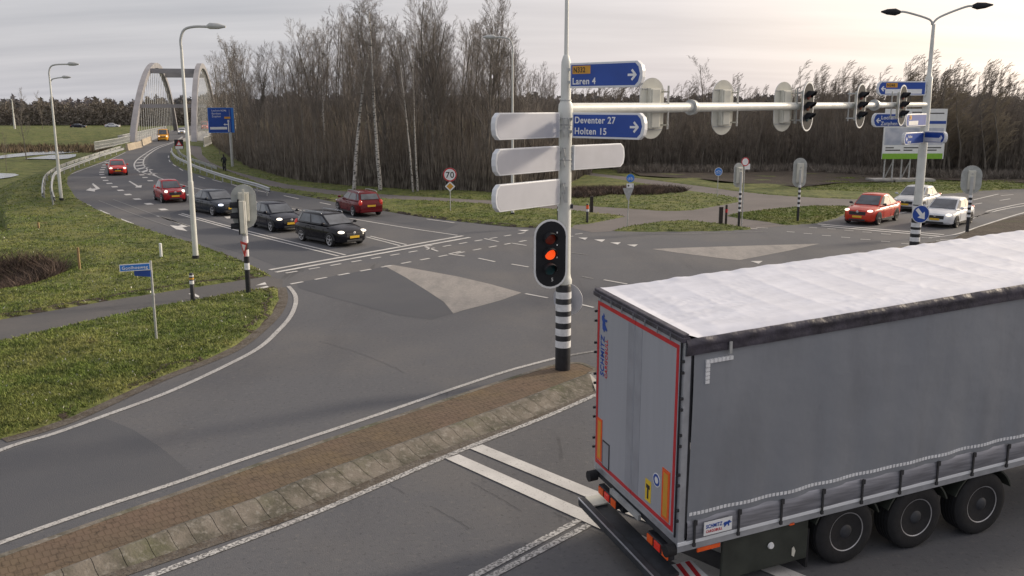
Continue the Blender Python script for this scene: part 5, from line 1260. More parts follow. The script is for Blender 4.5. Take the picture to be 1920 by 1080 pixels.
park(make_car('hatchback', 'white hatchback with black grille between the far pole and the dirt island', 'car', 'wide', 'paint_white', CARS, 'headlight_on', rimm='dark_rim'), (1820,418), (1788,428), 1)
park(make_car('hatchback', 'pale silver-white car half hidden behind the far pole', 'car', 'wide', 'paint_silver', CARS, rimm='rim'), (1756,391), (1729,397.5), 1)
park2(make_car('hatchback', 'small white car with headlights on, right behind the yellow van on the bridge', 'car', 'hatch', 'paint_white', CARS, 'headlight_on'), (341,252), (325,262))
park2(make_car('van', 'red and white vehicle with headlights seen through the right arch leg', 'van', 'van', 'paint_cherry', CARS, 'headlight_on'), (384,243), (372,249))
vt, vK = make_car('van', 'yellow service van with a dark open bed coming off the bridge', 'van', 'van', 'paint_yellow', CARS, 'headlight_on')
park2((vt, vK), (306,265), (292,279))
mb = MB(); mb.box(-2.8, -0.6, -1.02, 1.02, 0.6, 2.0); mb.build('load_bed', 'plastic', vt, bevel=0.05)
for (u, v, pm, lab) in ((148,241.5,'paint_navy','dark car driving along the far road at the left'), (212,239,'paint_white','white car driving along the far road left of the bridge')):
    c = make_car('hatchback', lab, 'car', 'sedan', pm, 'cars on the far road'); t, K = c
    p = AT(u, v, np.interp(u, [0, 120, 240], [275, 290, 305])); t.location = (p.x, p.y, -0.29); t.rotation_euler = (0, 0, math.radians(7))

# ------------------------------------------------------------------ curtain-sided trailer
TX, TY, TYAW, TP, TR = 2.2156, 11.2302, 0.3632, 0.0551, 0.0494
tr = thing('truck_trailer', 'huge grey curtain-sided trailer with white tarpaulin roof and red-edged rear doors', 'trailer', (TX, TY, 0), TYAW)
SH = Matrix(((1, 0, 0, 0), (0, 1, 0, 0), (TP, TR, 1, -4*TP-1.27*TR), (0, 0, 0, 1)))
def tb(): m_ = MB(); m_.T = SH; return m_
LT = 13.6; WT = 2.55; Z0, Z1 = 1.10, 4.0
def tpart(name, m_, boxes, par=tr, bevel=0, fix=True):
    mb = tb()
    for b_ in boxes: mb.box(*b_)
    return mb.build(name, m_, par, bevel=bevel)
frm = tpart('rear_frame', 'alu', [(0.0, 0.11, 0.0, 0.07, Z0, 3.93), (0.0, 0.11, 2.48, 2.55, Z0, 3.93), (0.0, 0.1, 0.07, 2.48, Z0, 1.24)], bevel=0.008)
for (w0, w1) in ((0.075, 1.27), (1.28, 2.475)):
    d = tpart('rear_door', 'door_grey', [(-0.025, 0.02, w0, w1, 1.22, 3.92)], bevel=0.006)
    inner_ = w1 if w0 < 1 else w0
    s_ = -1 if w0 < 1 else 1
    rb = [( -0.028, -0.024, min(inner_+s_*0.02, inner_+s_*0.2), max(inner_+s_*0.02, inner_+s_*0.2), 1.3, 3.84)]
    tpart('door_rib', 'door_rib', rb, d)
    # red reflective tape along the outer edges
    o_ = w0 if w0 < 1 else w1
    t0, t1 = (o_+0.015, o_+0.075) if w0 < 1 else (o_-0.075, o_-0.015)
    tpart('red_tape', 'red', [(-0.030, -0.025, t0, t1, 1.26, 3.86), (-0.0301, -0.0251, min(t1, w1) if w0 < 1 else w0, w1 if w0 < 1 else t0, 3.80, 3.86), (-0.0301, -0.0251, t1 if w0 < 1 else w0, w1 if w0 < 1 else t0, 1.26, 1.32)], d)
for w_ in (-0.0, 2.55):
    for z in (1.45, 1.6, 1.95, 2.1, 2.5, 2.65, 3.0, 3.15, 3.5, 3.65):
        tpart('hinge', 'black', [(-0.035, 0.0, w_-0.014, w_+0.014, z, z+0.035)], frm)
tpart('door_seal', 'black', [(-0.02, 0.0, 0.055, 0.075, 1.2, 3.92), (0.1, 0.13, -0.004, 0.03, 1.2, 3.8)])
tpart('top_rail', 'tarp_edge', [(-0.06, 0.06, -0.03, 2.58, 3.92, 3.99), (-0.045, 0.05, -0.02, 2.57, 3.985, 4.03)], bevel=0.012)
for k in range(7): tpart('rail_hook', 'alu_dull', [(-0.07, -0.06, 0.25+0.34*k, 0.27+0.34*k, 3.88, 3.97)])
tpart('chevron_plate', 'orange_red', [(-0.035, -0.025, 0.20, 0.40, 1.34, 2.06)]); q = tr.children[-1]; tpart('chevron_field', 'orange', [(-0.037, -0.035, 0.245, 0.355, 1.39, 2.01)], q)
tpart('chevron_plate', 'orange_red', [(-0.035, -0.025, 2.24, 2.40, 1.34, 2.02)]); q = tr.children[-1]; tpart('chevron_field', 'orange', [(-0.037, -0.035, 2.275, 2.365, 1.38, 1.98)], q)
tpart('plate_holder', 'black', [(-0.033, -0.025, 1.98, 2.21, 1.30, 1.72)]); q = tr.children[-1]; tpart('plate_face', 'door_rib', [(-0.036, -0.033, 2.0, 2.19, 1.32, 1.70)], q)
tpart('warning_sticker', 'yellow', [(-0.029, -0.025, 0.70, 0.86, 1.38, 1.70)]); q = tr.children[-1]; tpart('sticker_mark', 'black', [(-0.031, -0.029, 0.73, 0.83, 1.57, 1.63)], q); tpart('sticker_mark', 'black', [(-0.0315, -0.029, 0.76, 0.80, 1.42, 1.6)], q)
mb = tb(); mb.lathe([(0.10, -0.029), (0.10, -0.025)], 20, 'x', (0, 0.555, 1.80)); q = mb.build('round_sticker', 'white', tr)
mb = tb(); mb.lathe([(0.05, -0.031), (0.085, -0.031), (0.085, -0.029), (0.05, -0.029)], 20, 'x', (0, 0.555, 1.80), cap=False); mb.build('sticker_ring', 'blue', q)
def elephant(par, T, s, m_='blue'):
    o_ = [(0, 0.15), (0.1, 0.3), (0.35, 0.32), (0.55, 0.30), (0.7, 0.42), (0.9, 0.40), (0.98, 0.2), (1.12, 0.22), (1.08, 0.12), (0.92, 0.05), (0.86, 0.14), (0.78, 0.0), (0.80, -0.3), (0.66, -0.3), (0.62, -0.02), (0.42, -0.05), (0.2, -0.3), (0.06, -0.3), (0.1, -0.05), (-0.08, 0.08)]
    mb = MB(); mb.T = T @ Matrix.Scale(s, 4); mb.prism(o_, 'z', 0.0, 0.004/s); mb.build('logo_animal', m_, par)
VT = SH @ Matrix(((0, 0, -1, -0.028), (0, 1, 0, 2.16), (1, 0, 0, 2.72), (0, 0, 0, 1)))
lg = text('SCHMITZ', 0.165, 'blue', tr, VT @ Tm((0, 0.07, 0)), 'logo_lettering', sx=0.86, bold=0.006)
text('CARGOBULL', 0.115, 'red', tr, VT @ Tm((0, -0.045, 0)), 'logo_lettering', sx=0.86, bold=0.004)
elephant(tr, VT @ Tm((0.72, 0.06, 0)), 0.24)
# side curtain, slightly billowed between the posts
mb = tb(); nx, nz = 240, 16; vs = []
for i in range(nx+1):
    for j in range(nz+1):
        x = 0.13+(LT-0.2)*i/nx; z = 1.42+(3.82-1.42)*j/nz
        y = -0.012-0.022*math.sin(math.pi*j/nz)*(0.6+0.4*math.sin(x*1.9))-0.006*math.sin(x*7+z*1.2)*(1-j/nz)-0.013*math.sin(2*math.pi*(x-0.22)/0.7)*(1-j/nz)**2-0.008*math.sin(x*2.7+z*2.2)
        vs.append((x, y, z))
mb.add(vs, [(i*(nz+1)+j, (i+1)*(nz+1)+j, (i+1)*(nz+1)+j+1, i*(nz+1)+j+1) for i in range(nx) for j in range(nz)]); cu = mb.build('side_curtain', 'tarp_grey', tr, smooth=60, fix=False)
tpart('far_curtain', 'tarp_grey', [(0.12, LT-0.05, 2.53, 2.555, 1.2, 3.9)]); tpart('front_wall', 'door_grey', [(LT-0.05, LT, 0, 2.55, 1.1, 3.95)])
mb = tb(); nx = 160; vs = []
for i in range(nx+1):
    x = 0.13+(LT-0.2)*i/nx
    for j, (yy, zz) in enumerate(((0.0, 1.44), (-0.02, 1.40), (-0.03+0.012*math.sin(x*9), 1.30), (-0.022+0.01*math.sin(x*9+2), 1.22), (-0.01, 1.14))): vs.append((x, yy, zz))
mb.add(vs, [(i*5+j, (i+1)*5+j, (i+1)*5+j+1, i*5+j+1) for i in range(nx) for j in range(4)]); mb.build('curtain_skirt', 'alu_dull', tr, smooth=60)
tpart('side_rail', 'sign_frame', [(0.0, LT, -0.012, 0.02, 1.09, 1.145)], bevel=0.006); tpart('side_rail_lower', 'alu', [(0.0, LT, 0.0, 0.06, 1.0, 1.085)])
mb = tb()
k = 0; x = 0.16
def cury(x, z): j = (z-1.42)/2.4; return -0.012-0.022*math.sin(math.pi*j)*(0.6+0.4*math.sin(x*1.9))-0.006*math.sin(x*7+z*1.2)*(1-j)-0.013*math.sin(2*math.pi*(x-0.22)/0.7)*(1-j)**2-0.008*math.sin(x*2.7+z*2.2)
while x < LT-0.3: yq = cury(x+0.02, 1.52); mb.box(x, x+0.045, yq-0.007, yq+0.004, 1.50, 1.545); x += 0.06
ss = mb.build('reflective_strip', 'stripe_white', tr); ss['kind'] = 'stuff'
mb = tb()
for k in range(7): mb.box(0.30+0.06*k, 0.35+0.06*k, -0.046, -0.012, 3.60, 3.65)
for k in range(5): mb.box(0.30, 0.36, -0.046, -0.012, 3.33+0.055*k, 3.375+0.055*k)
mk = mb.build('corner_mark', 'stripe_white', tr)
for k in range(19):
    x = 0.22+0.7*k
    mb = tb(); mb.box(x, x+0.03, -0.045, -0.028, 1.08, 1.44); mb.box(x-0.008, x+0.045, -0.056, -0.04, 1.37, 1.44); mb.box(x-0.004, x+0.036, -0.05, -0.02, 1.06, 1.11); mb.build('strap_buckle', 'plastic', tr)
mb = tb(); mb.box(0.36, 0.80, -0.072, -0.062, 1.20, 1.39); q = mb.build('maker_plate', 'white', tr)
text('SCHMITZ', 0.075, 'blue', q, SH @ Tm((0.39, -0.074, 1.30), FRONT), 'logo_lettering', sx=0.75, bold=0.003); text('CARGOBULL', 0.055, 'red', q, SH @ Tm((0.39, -0.074, 1.235), FRONT), 'logo_lettering', sx=0.75, bold=0.002)
elephant(q, SH @ Tm((0.665, -0.074, 1.30), FRONT), 0.11)
# crinkled tarpaulin roof with rolled dark edge
from mathutils import noise as mno
mb = tb(); nx, ny = 420, 56; vs = []
for i in range(nx+1):
    for j in range(ny+1):
        u = i/nx; v = j/ny; x = 0.03+(LT-0.05)*u; y = 0.0+(2.55)*v
        z = 3.995-0.012*math.sin(math.pi*v)*abs(math.sin(x*math.pi/0.62))**0.5-0.02*math.sin(math.pi*v)
        n1 = mno.noise(Vector((x*0.9+y*1.2, y*2.2-x*0.5, 0.3)))*0.45
        f1 = mno.noise(Vector((x*0.55+y*0.9, y*4.2-x*1.5, 2.1))); f2 = mno.noise(Vector((x*1.2+y*1.6, y*8-x*2.8, 9.1)))
        cr_ = (1-min(1, abs(f1)*5))**2*0.6+(1-min(1, abs(f2)*4))**2*0.25
        am = 0.35+0.9*max(0, mno.noise(Vector((x*0.45, y*0.8, 4)))+0.3)
        z += 0.010*n1+0.024*cr_*am
        ed = max(0, 1-v/0.08); z -= 0.06*ed*ed; y -= 0.03*ed+0.012*mno.noise(Vector((x*5, 0, 7)))*ed
        ed2 = max(0, (v-0.94)/0.06); z += 0.02*ed2+0.025*mno.noise(Vector((x*4, 3, 7)))*ed2
        er = max(0, 1-x/0.25); z = z*(1-er)+4.03*er
        vs.append((x, y, z))
mb.add(vs, [(i*(ny+1)+j, (i+1)*(ny+1)+j, (i+1)*(ny+1)+j+1, i*(ny+1)+j+1) for i in range(nx) for j in range(ny)]); mb.build('roof_tarpaulin', 'tarp_white', tr, smooth=80, fix=False)
mb = tb(); vs = []; sec = [(-0.028, 3.965), (-0.055, 3.95), (-0.075, 3.915), (-0.07, 3.87), (-0.05, 3.84), (-0.055, 3.80), (-0.045, 3.745), (0.0, 3.745)]; nx = 260
for i in range(nx+1):
    x = 0.0+LT*i/nx
    for j, (yy, zz) in enumerate(sec):
        k = 1.0 if j in (1, 2, 3) else 0.2
        q_ = mno.noise(Vector((x*4.5, j*0.7, 1.5)))
        vs.append((x, yy-0.022*q_*k, zz+0.025*q_*k))
n = len(sec)
mb.add(vs, [(i*n+j, (i+1)*n+j, (i+1)*n+j+1, i*n+j+1) for i in range(nx) for j in range(n-1)]); mb.build('roof_edge_roll', 'tarp_edge', tr, smooth=70, fix=False)
tpart('edge_clip', 'galv', [(0.62, 0.66, -0.085, -0.06, 3.70, 3.86)])
# running gear
tpart('floor', 'chassis', [(0.02, LT, 0.03, 2.52, 1.0, 1.095)])
tpart('chassis_beam', 'chassis', [(0.1, LT-2, 0.70, 0.82, 0.70, 1.0)]); tpart('chassis_beam', 'chassis', [(0.1, LT-2, 1.73, 1.85, 0.70, 1.0)])
axl = (2.86, 4.17, 5.48)
for x in axl:
    mb = MB(); mb.tube([(x, 0.2, 0.5), (x, 2.35, 0.5)], 0.075, 12); mb.build('axle', 'chassis', tr, smooth=True)
    for yc, s_ in ((0.21, -1), (2.34, 1)):
        R0 = 0.51
        mb = MB(); mb.lathe([(0.27, -0.17), (0.3, -0.185), (0.42, -0.19), (R0-0.03, -0.175), (R0, -0.14), (R0, 0.14), (R0-0.03, 0.175), (0.42, 0.19), (0.3, 0.185), (0.27, 0.17)], 48, 'y', (x, yc, R0)); wh = mb.build('wheel', 'tyre', tr, smooth=True)
        mb = MB()
        for g in (-0.09, -0.03, 0.03, 0.09): mb.lathe([(R0+0.001, g-0.006), (R0+0.001, g+0.006), (R0-0.01, g+0.006), (R0-0.01, g-0.006)], 48, 'y', (x, yc, R0))
        mb.build('tread_groove', 'black', wh)
        yo = yc+s_*0.165
        mb = MB(); mb.lathe([(0.285, s_*0.015), (0.3, s_*0.02), (0.3, -s_*0.01), (0.27, -s_*0.02), (0.255, -s_*0.08), (0.2, -s_*0.10), (0.12, -s_*0.085)], 40, 'y', (x, yo, R0), cap=False); rm = mb.build('rim', 'rim', wh, smooth=True)
        mb = MB(); mb.lathe([(0.11, -s_*0.10), (0.11, s_*0.0), (0.085, s_*0.02), (0.05, s_*0.03)], 20, 'y', (x, yo, R0)); mb.build('hub', 'chassis', rm, smooth=True)
        for k in range(10):
            a_ = 2*math.pi*k/10
            mb = MB(); mb.lathe([(0.028, -s_*0.094), (0.028, -s_*0.05)], 10, 'y', (x+0.155*math.cos(a_), yo, R0+0.155*math.sin(a_))); mb.build('wheel_nut', 'galv', rm)
            if k % 1 == 0:
                mb = MB(); mb.lathe([(0.032, -s_*0.084), (0.032, -s_*0.075)], 12, 'y', (x+0.225*math.cos(a_+0.31), yo, R0+0.225*math.sin(a_+0.31))); mb.build('hand_hole', 'black', rm)
mb = tb(); pr = []
for x in axl:
    for yc in (0.02, 2.15):
        k_ = 14; vs = []
        for j in range(k_+1):
            a_ = math.pi*(0.12+0.76*j/k_)
            for rr in (0.60, 0.625):
                for y in (yc, yc+0.38): vs.append((x+rr*math.cos(a_), y, 0.50+rr*math.sin(a_)))
        mb2 = MB(); mb2.add(vs, [(j*4+a, j*4+b, (j+1)*4+b, (j+1)*4+a) for j in range(k_) for a, b in ((0, 1), (1, 3), (3, 2), (2, 0))]); mb2.build('mudguard', 'mudguard', tr, smooth=True)
mb = tb(); mb.box(0.75, 2.2, 0.06, 0.10, 0.36, 1.0); mf = mb.build('side_panel', 'mudguard', tr, bevel=0.03)
mb = tb(); mb.lathe([(0.05, 0.045), (0.04, 0.02)], 16, 'y', (1.55, 0, 0.72)); mb.build('round_reflector', 'white', mf)
mb = tb(); mb.prism([(1.93, 0.47), (1.97, 0.44), (1.99, 0.53), (1.96, 0.6), (1.93, 0.58)], 'y', 0.052, 0.06); mb.build('torn_label', 'cream', mf)
mb = tb(); mb.box(2.2, 2.24, 0.08, 0.6, 0.2, 0.8); mb.build('spray_flap', 'tyre', tr)
mb = tb(); mb.box(0.32, 0.68, 0.005, 0.03, 0.93, 0.99); mb.build('side_marker', 'orange_red', tr)
mb = tb(); mb.box(1.82, 1.9, 0.0, 0.03, 0.98, 1.02); mb.build('side_marker', 'orange_red', tr)
# underrun beam, lights, buffers
mb = tb(); mb.box(-0.30, -0.17, 0.05, 2.50, 0.55, 0.67); ub = mb.build('underrun_beam', 'chassis', tr, bevel=0.02)
mb = tb(); mb.box(-0.305, -0.285, 0.05, 2.5, 0.672, 0.684); mb.build('beam_edge', 'alu', ub)
mb = tb(); mb.box(-0.17, 0.12, 0.12, 2.4, 0.58, 0.62); mb.build('step_plate', 'chassis', tr)
mb = tb(); mb.box(-0.17, 0.1, 2.2, 2.5, 0.64, 0.66); mb.build('step_grip', 'cream', tr)
for w_, in ((0.45,), (2.0,)):
    mb = tb(); mb.box(-0.04, 0.06, w_-0.3, w_+0.3, 0.80, 0.95); q = mb.build('light_unit', 'black', tr, bevel=0.01)
    for k, c in ((-0.22, 'orange_red'), (0.0, 'tail'), (0.2, 'orange_red')):
        mb = tb(); mb.box(-0.055, -0.04, w_+k-0.075, w_+k+0.075, 0.82, 0.93); mb.build('rear_lamp', c, q)
for w_ in (0.08, 2.47):
    mb = tb(); mb.tube([(-0.14, w_, 1.02), (0.0, w_, 1.02)], 0.085, 14); mb.build('rubber_buffer', 'tyre', tr, smooth=True)
mb = tb(); mb.box(-0.05, 0.0, 1.0, 1.9, 0.98, 1.06); mb.build('door_lock_bar', 'galv', tr)
mb = tb(); mb.box(0.12, 0.62, 0.10, 0.62, 0.40, 0.415); q = mb.build('marker_board', 'white', tr)
for k in range(3):
    mb = tb(); x0 = 0.15+0.15*k; mb.prism([(x0, 0.12), (x0+0.07, 0.12), (x0+0.13, 0.60), (x0+0.06, 0.60)], 'z', 0.416, 0.419); mb.build('red_stripe', 'red', q)
mb = tb(); mb.tube([(-0.28, -0.02, 0.6), (0.62, -0.02, 0.42)], 0.024, 10); q = mb.build('striped_bar', 'white', tr, smooth=True)
for k in range(9):
    f = (k+0.2)/9.2; mb = tb(); p0 = Vector((-0.28, -0.02, 0.6)).lerp(Vector((0.62, -0.02, 0.42)), f); p1 = Vector((-0.28, -0.02, 0.6)).lerp(Vector((0.62, -0.02, 0.42)), f+0.05); mb.tube([p0, p1], 0.0265, 10); mb.build('red_stripe', 'red', q)
for y in (0.6, 1.9):
    mb = MB(); mb.box(10.6, 10.75, y-0.08, y+0.08, 0.12, 1.0); mb.box(10.5, 10.85, y-0.15, y+0.15, 0.0, 0.12); mb.build('landing_leg', 'chassis', tr)

# ------------------------------------------------------------------ person cycling towards the bridge
def skinned(name, joints, edges, m_, parent, lv=2):
    me = bpy.data.meshes.new(name); me.from_pydata([j[0] for j in joints], edges, [])
    o = bpy.data.objects.new(name, me); C.objects.link(o)
    md = o.modifiers.new('skin', 'SKIN')
    for i, j in enumerate(joints):
        me.skin_vertices[0].data[i].radius = (j[1], j[2] if len(j) > 2 else j[1]); me.skin_vertices[0].data[i].use_root = (i == 0)
    ms = o.modifiers.new('sub', 'SUBSURF'); ms.levels = lv; ms.render_levels = lv
    dg = bpy.context.evaluated_depsgraph_get(); m2 = bpy.data.meshes.new_from_object(o.evaluated_get(dg))
    o.modifiers.clear(); o.data = m2; m2.materials.clear(); m2.materials.append(M[m_]); m2.name = name
    m2.polygons.foreach_set('use_smooth', [True]*len(m2.polygons)); o.parent = parent
    return o
b = G(421.5, 321.5); hd_ = math.radians(118)
pt = thing('person', 'person in dark clothes cycling on the path beside the crash barrier', 'person', b, hd_-math.pi/2)
J = [((0, -0.12, 0.92), .15, .12), ((0, -0.06, 1.12), .15, .11), ((0, 0.06, 1.36), .17, .11), ((0, 0.10, 1.46), .06), ((0, 0.14, 1.58), .085, .10), ((0, 0.15, 1.68), .08, .09),
     ((-.19, 0.08, 1.38), .06), ((-.24, 0.18, 1.14), .05), ((-.22, 0.40, 1.02), .035), ((-.21, 0.47, 1.0), .035), ((.19, 0.08, 1.38), .06), ((.24, 0.18, 1.14), .05), ((.22, 0.40, 1.02), .035), ((.21, 0.47, 1.0), .035),
     ((-.1, 0.02, 0.88), .09), ((-.11, 0.26, 0.64), .065), ((-.11, 0.10, 0.26), .045), ((-.11, 0.22, 0.22), .04), ((.1, -0.02, 0.86), .09), ((.11, 0.16, 0.50), .065), ((.11, 0.02, 0.12), .045), ((.11, 0.14, 0.08), .04)]
E_ = [(0,1),(1,2),(2,3),(3,4),(4,5),(2,6),(6,7),(7,8),(8,9),(2,10),(10,11),(11,12),(12,13),(0,14),(14,15),(15,16),(16,17),(0,18),(18,19),(19,20),(20,21)]
bd = skinned('body', J, E_, 'coat', pt)
mb = MB(); mb.ell((0, 0.165, 1.63), (0.078, 0.095, 0.11), 14, 10); hd2 = mb.build('face', 'skin', bd, smooth=True)
mb = MB(); mb.ell((0, 0.14, 1.66), (0.09, 0.10, 0.105), 14, 10); mb.build('hair', 'hair', bd, smooth=True)
bk = thing('bicycle', 'dark city bicycle ridden by the person on the path', 'bicycle', b, hd_-math.pi/2)
for y in (-0.5, 0.55):
    mb = MB(); mb.lathe([(0.33, -0.018), (0.352, -0.01), (0.352, 0.01), (0.33, 0.018)], 28, 'x', (0, y, 0.35)); wq = mb.build('wheel', 'tyre', bk, smooth=True)
    mb = MB(); 
    for k in range(8): a_ = math.pi*k/8; mb.tube([(0, y-0.33*math.cos(a_), 0.35-0.33*math.sin(a_)), (0, y+0.33*math.cos(a_), 0.35+0.33*math.sin(a_))], 0.003, 4)
    mb.build('spokes', 'galv', wq)
mb = MB()
for a_, b_ in (((0, -0.5, .35), (0, 0, .3)), ((0, 0, .3), (0, -0.17, .82)), ((0, 0, .3), (0, 0.42, .75)), ((0, -0.1, .66), (0, 0.4, .82)), ((0, -0.5, .35), (0, -0.12, .68)), ((0, 0.38, .95), (0, 0.55, .35)), ((-.26, 0.42, 1.0), (.26, 0.42, 1.0))): mb.tube([a_, b_], 0.018, 8)
mb.build('frame', 'black', bk); mb = MB(); mb.ell((0, -0.17, 0.85), (0.09, 0.13, 0.03), 12, 6); mb.build('saddle', 'black', bk, smooth=True)

# ------------------------------------------------------------------ bare trees
class TG:
    def __init__(s): s.V = []; s.F = []
    def tube(s, pts, r, n):
        b = len(s.V)
        for i, p in enumerate(pts):
            d = pts[min(i+1, len(pts)-1)]-pts[max(i-1, 0)]
            a = d.orthogonal().normalized(); c = d.normalized().cross(a)
            for k in range(n): t = 6.2832*k/n; q = p+(a*math.cos(t)+c*math.sin(t))*r[i]; s.V.append((q.x, q.y, q.z))
        for i in range(len(pts)-1):
            for k in range(n): s.F.append((b+i*n+k, b+i*n+(k+1) % n, b+(i+1)*n+(k+1) % n, b+(i+1)*n+k))
    def obj(s, name, m_, parent):
        o = npmesh(name, np.array(s.V), np.array(s.F), m_, True); o.parent = parent; return o
def make_tree(name, lab, cat, grp, H=12, r0=0.13, n1=24, start=0.25, up=0.75, l1=0.3, droop=0.0, bend=(0, 0), bark='bark', twig='twig', seed=1, n2=7, n3=5, n4=4, rmin=0.008, multi=1, wob=0.35):
    R = random.Random(seed); root = thing(name, lab, cat, (0, 0, 0), 0, grp); T = TG(); K = TG()
    def rv(): return Vector((R.gauss(0, 1), R.gauss(0, 1), R.gauss(0, 1))).normalized()
    bv = Vector((bend[0], bend[1], 0))
    def branch(p, d, L, r, lv):
        ns_ = 4 if lv <= 2 else (3 if lv == 3 else 2); pts = [p]; dd = d.copy()
        for i in range(ns_):
            dd = (dd+rv()*0.10*(1 if lv < 3 else 1.3)+Vector((0, 0, 0.10-droop*(0.12 if lv < 3 else 0.5)))+bv*0.12*(1+0.6*lv)).normalized()
            p = p+dd*(L/ns_); pts.append(p)
        rr = [max(rmin*0.6, r*(1-0.75*i/ns_)) for i in range(ns_+1)]
        K.tube(pts, rr, 3)
        if lv >= 4: return
        n_ = {1: n2, 2: n3, 3: n4}[lv]
        for k in range(n_):
            f = 0.2+0.8*(k+R.random()*0.8)/n_; f = min(f, 0.99); i = int(f*ns_); q = pts[i].lerp(pts[i+1], f*ns_-i)
            ax = (pts[i+1]-pts[i]).normalized(); sd_ = rv(); sd_ = (sd_-ax*sd_.dot(ax)).normalized()
            nd = (ax*R.uniform(0.6, 1.0)+sd_*R.uniform(0.45, 0.9)+Vector((0, 0, 0.15))).normalized()
            branch(q, nd, L*R.uniform(0.38, 0.6)*(1-0.35*f), max(rmin, r*0.45), lv+1)
    for ms in range(multi):
        h = H*(1 if multi == 1 else R.uniform(0.65, 1)); p = Vector((0, 0, -0.25)) if multi == 1 else Vector((R.gauss(0, .5), R.gauss(0, .5), -0.25))
        d = Vector((R.gauss(0, .04), R.gauss(0, .04), 1)) if multi == 1 else Vector((R.gauss(0, .25), R.gauss(0, .25), 1)); pts = [p]; ns_ = 12
        for i in range(ns_):
            d = (d+Vector((R.gauss(0, 1), R.gauss(0, 1), 0))*0.045*wob/0.35+bv*0.02*i/ns_+Vector((0, 0, .05))).normalized(); p = p+d*(h/ns_); pts.append(p)
        rb = r0*(1 if multi == 1 else 0.6)
        T.tube(pts, [rb*(1-0.88*(i/ns_)**0.9)+0.01 for i in range(ns_+1)], 7)
        for k in range(n1):
            f = start+(1-start)*((k+R.random())/n1); f = min(f, 0.985); i = int(f*ns_); q = pts[i].lerp(pts[i+1], f*ns_-i); az = R.uniform(0, 6.283)
            u_ = up*R.uniform(0.75, 1.2); nd = Vector((math.cos(az), math.sin(az), u_*1.2)).normalized()
            branch(q, nd, h*l1*(1.05-0.62*f)*R.uniform(0.65, 1.1), rb*(1-0.8*f)*0.42, 1)
    T.obj('trunk', bark, root); K.obj('crown', twig, root); root['h0'] = 0; del root['h0']
    return root, H
WOOD = 'bare trees of the wood behind the cycle path'; THK = 'bare shrubs of the windswept thicket'
slim = [make_tree('bare_tree', 'slender dark bare tree in the wood behind the cycle path', 'tree', WOOD, seed=s, H=13, start=0.28, up=1.2, l1=0.32, n1=17, n2=6, n3=4, n4=3, r0=0.11) for s in (11, 12)]
slim += [make_tree('bare_tree', 'slender dark bare tree in the wood behind the cycle path', 'tree', WOOD, seed=s, H=13, start=0.38, up=0.9, l1=0.30, n1=17, n2=6, n3=4, n4=3, r0=0.12) for s in (13, 14)]
sap = [make_tree('sapling', 'thin bare sapling in the understorey of the wood', 'tree', WOOD, seed=61, H=6, start=0.12, up=1.0, l1=0.36, n1=13, n2=6, n3=5, n4=3, r0=0.05, multi=2, bark='bark', twig='twig_mid')]
birch = [make_tree('birch_tree', 'tall birch with pale trunk and drooping twigs at the wood edge behind the maroon estate', 'tree', WOOD, seed=s, H=14, start=0.42, up=1.3, l1=0.26, droop=0.8, n1=20, n2=6, n3=5, n4=4, r0=0.17, bark='birch') for s in (21, 22)]
brand = [make_tree('bare_tree', 'broad bare tree with fanned upright limbs at the right end of the wood', 'tree', WOOD, seed=s, H=13.5, start=0.22, up=1.7, l1=0.42, n1=22, n2=8, n3=6, n4=4, r0=0.2) for s in (31,)]
thk = [make_tree('bare_shrub', 'many-stemmed bare shrub in the thicket behind the right-hand road', 'shrub', THK, seed=s, H=9, start=0.15, up=1.4, l1=0.32, n1=10, n2=6, n3=5, n4=3, r0=0.1, multi=4, bend=(0.9, 0), twig='twig_mid', rmin=0.009) for s in (41, 42)]
wil = [make_tree('bare_willow', 'wind-blown pale bare willow rising above the thicket behind the far lamp pole', 'tree', THK, seed=s, H=11.5, start=0.2, up=1.3, l1=0.36, n1=18, n2=8, n3=6, n4=5, r0=0.2, multi=2, bend=(1.5, 0), twig='twig_light', bark='bark_light') for s in (51,)]
used = set()
def plant(proto, x, y, h, rz=None, lab=None, grp=None, squash=1.0):
    root, H = proto
    o = root if root.name not in used else copy_tree(root)
    used.add(root.name); used.add(o.name)
    s = h/H; o.location = (x, y, ground_h(x, y)-0.05); o.scale = (s*squash, s*squash, s); o.rotation_euler = (0, 0, rnd.uniform(0, 6.28) if rz is None else rz)
    if lab: o['label'] = lab
    if grp: o['group'] = grp
    return o
def hgt(v, Y): return zat(v, Y)
skyL = [(395, 150), (415, 105), (440, 82), (470, 100), (500, 108), (540, 98), (570, 88), (600, 55), (640, 20), (670, 45), (700, 10), (740, 60), (770, 45), (800, -5), (840, 50), (870, 55), (910, 25), (935, 45), (960, 75), (990, 115), (1020, 135), (1060, 150)]
def sky_at(T_, u): return float(np.interp(u, [a for a, b_ in T_], [b_ for a, b_ in T_]))
edgeL = [(395, 268), (430, 296), (470, 318), (520, 332), (560, 343), (640, 352), (730, 357), (880, 364), (960, 366), (1060, 352), (1100, 330)]
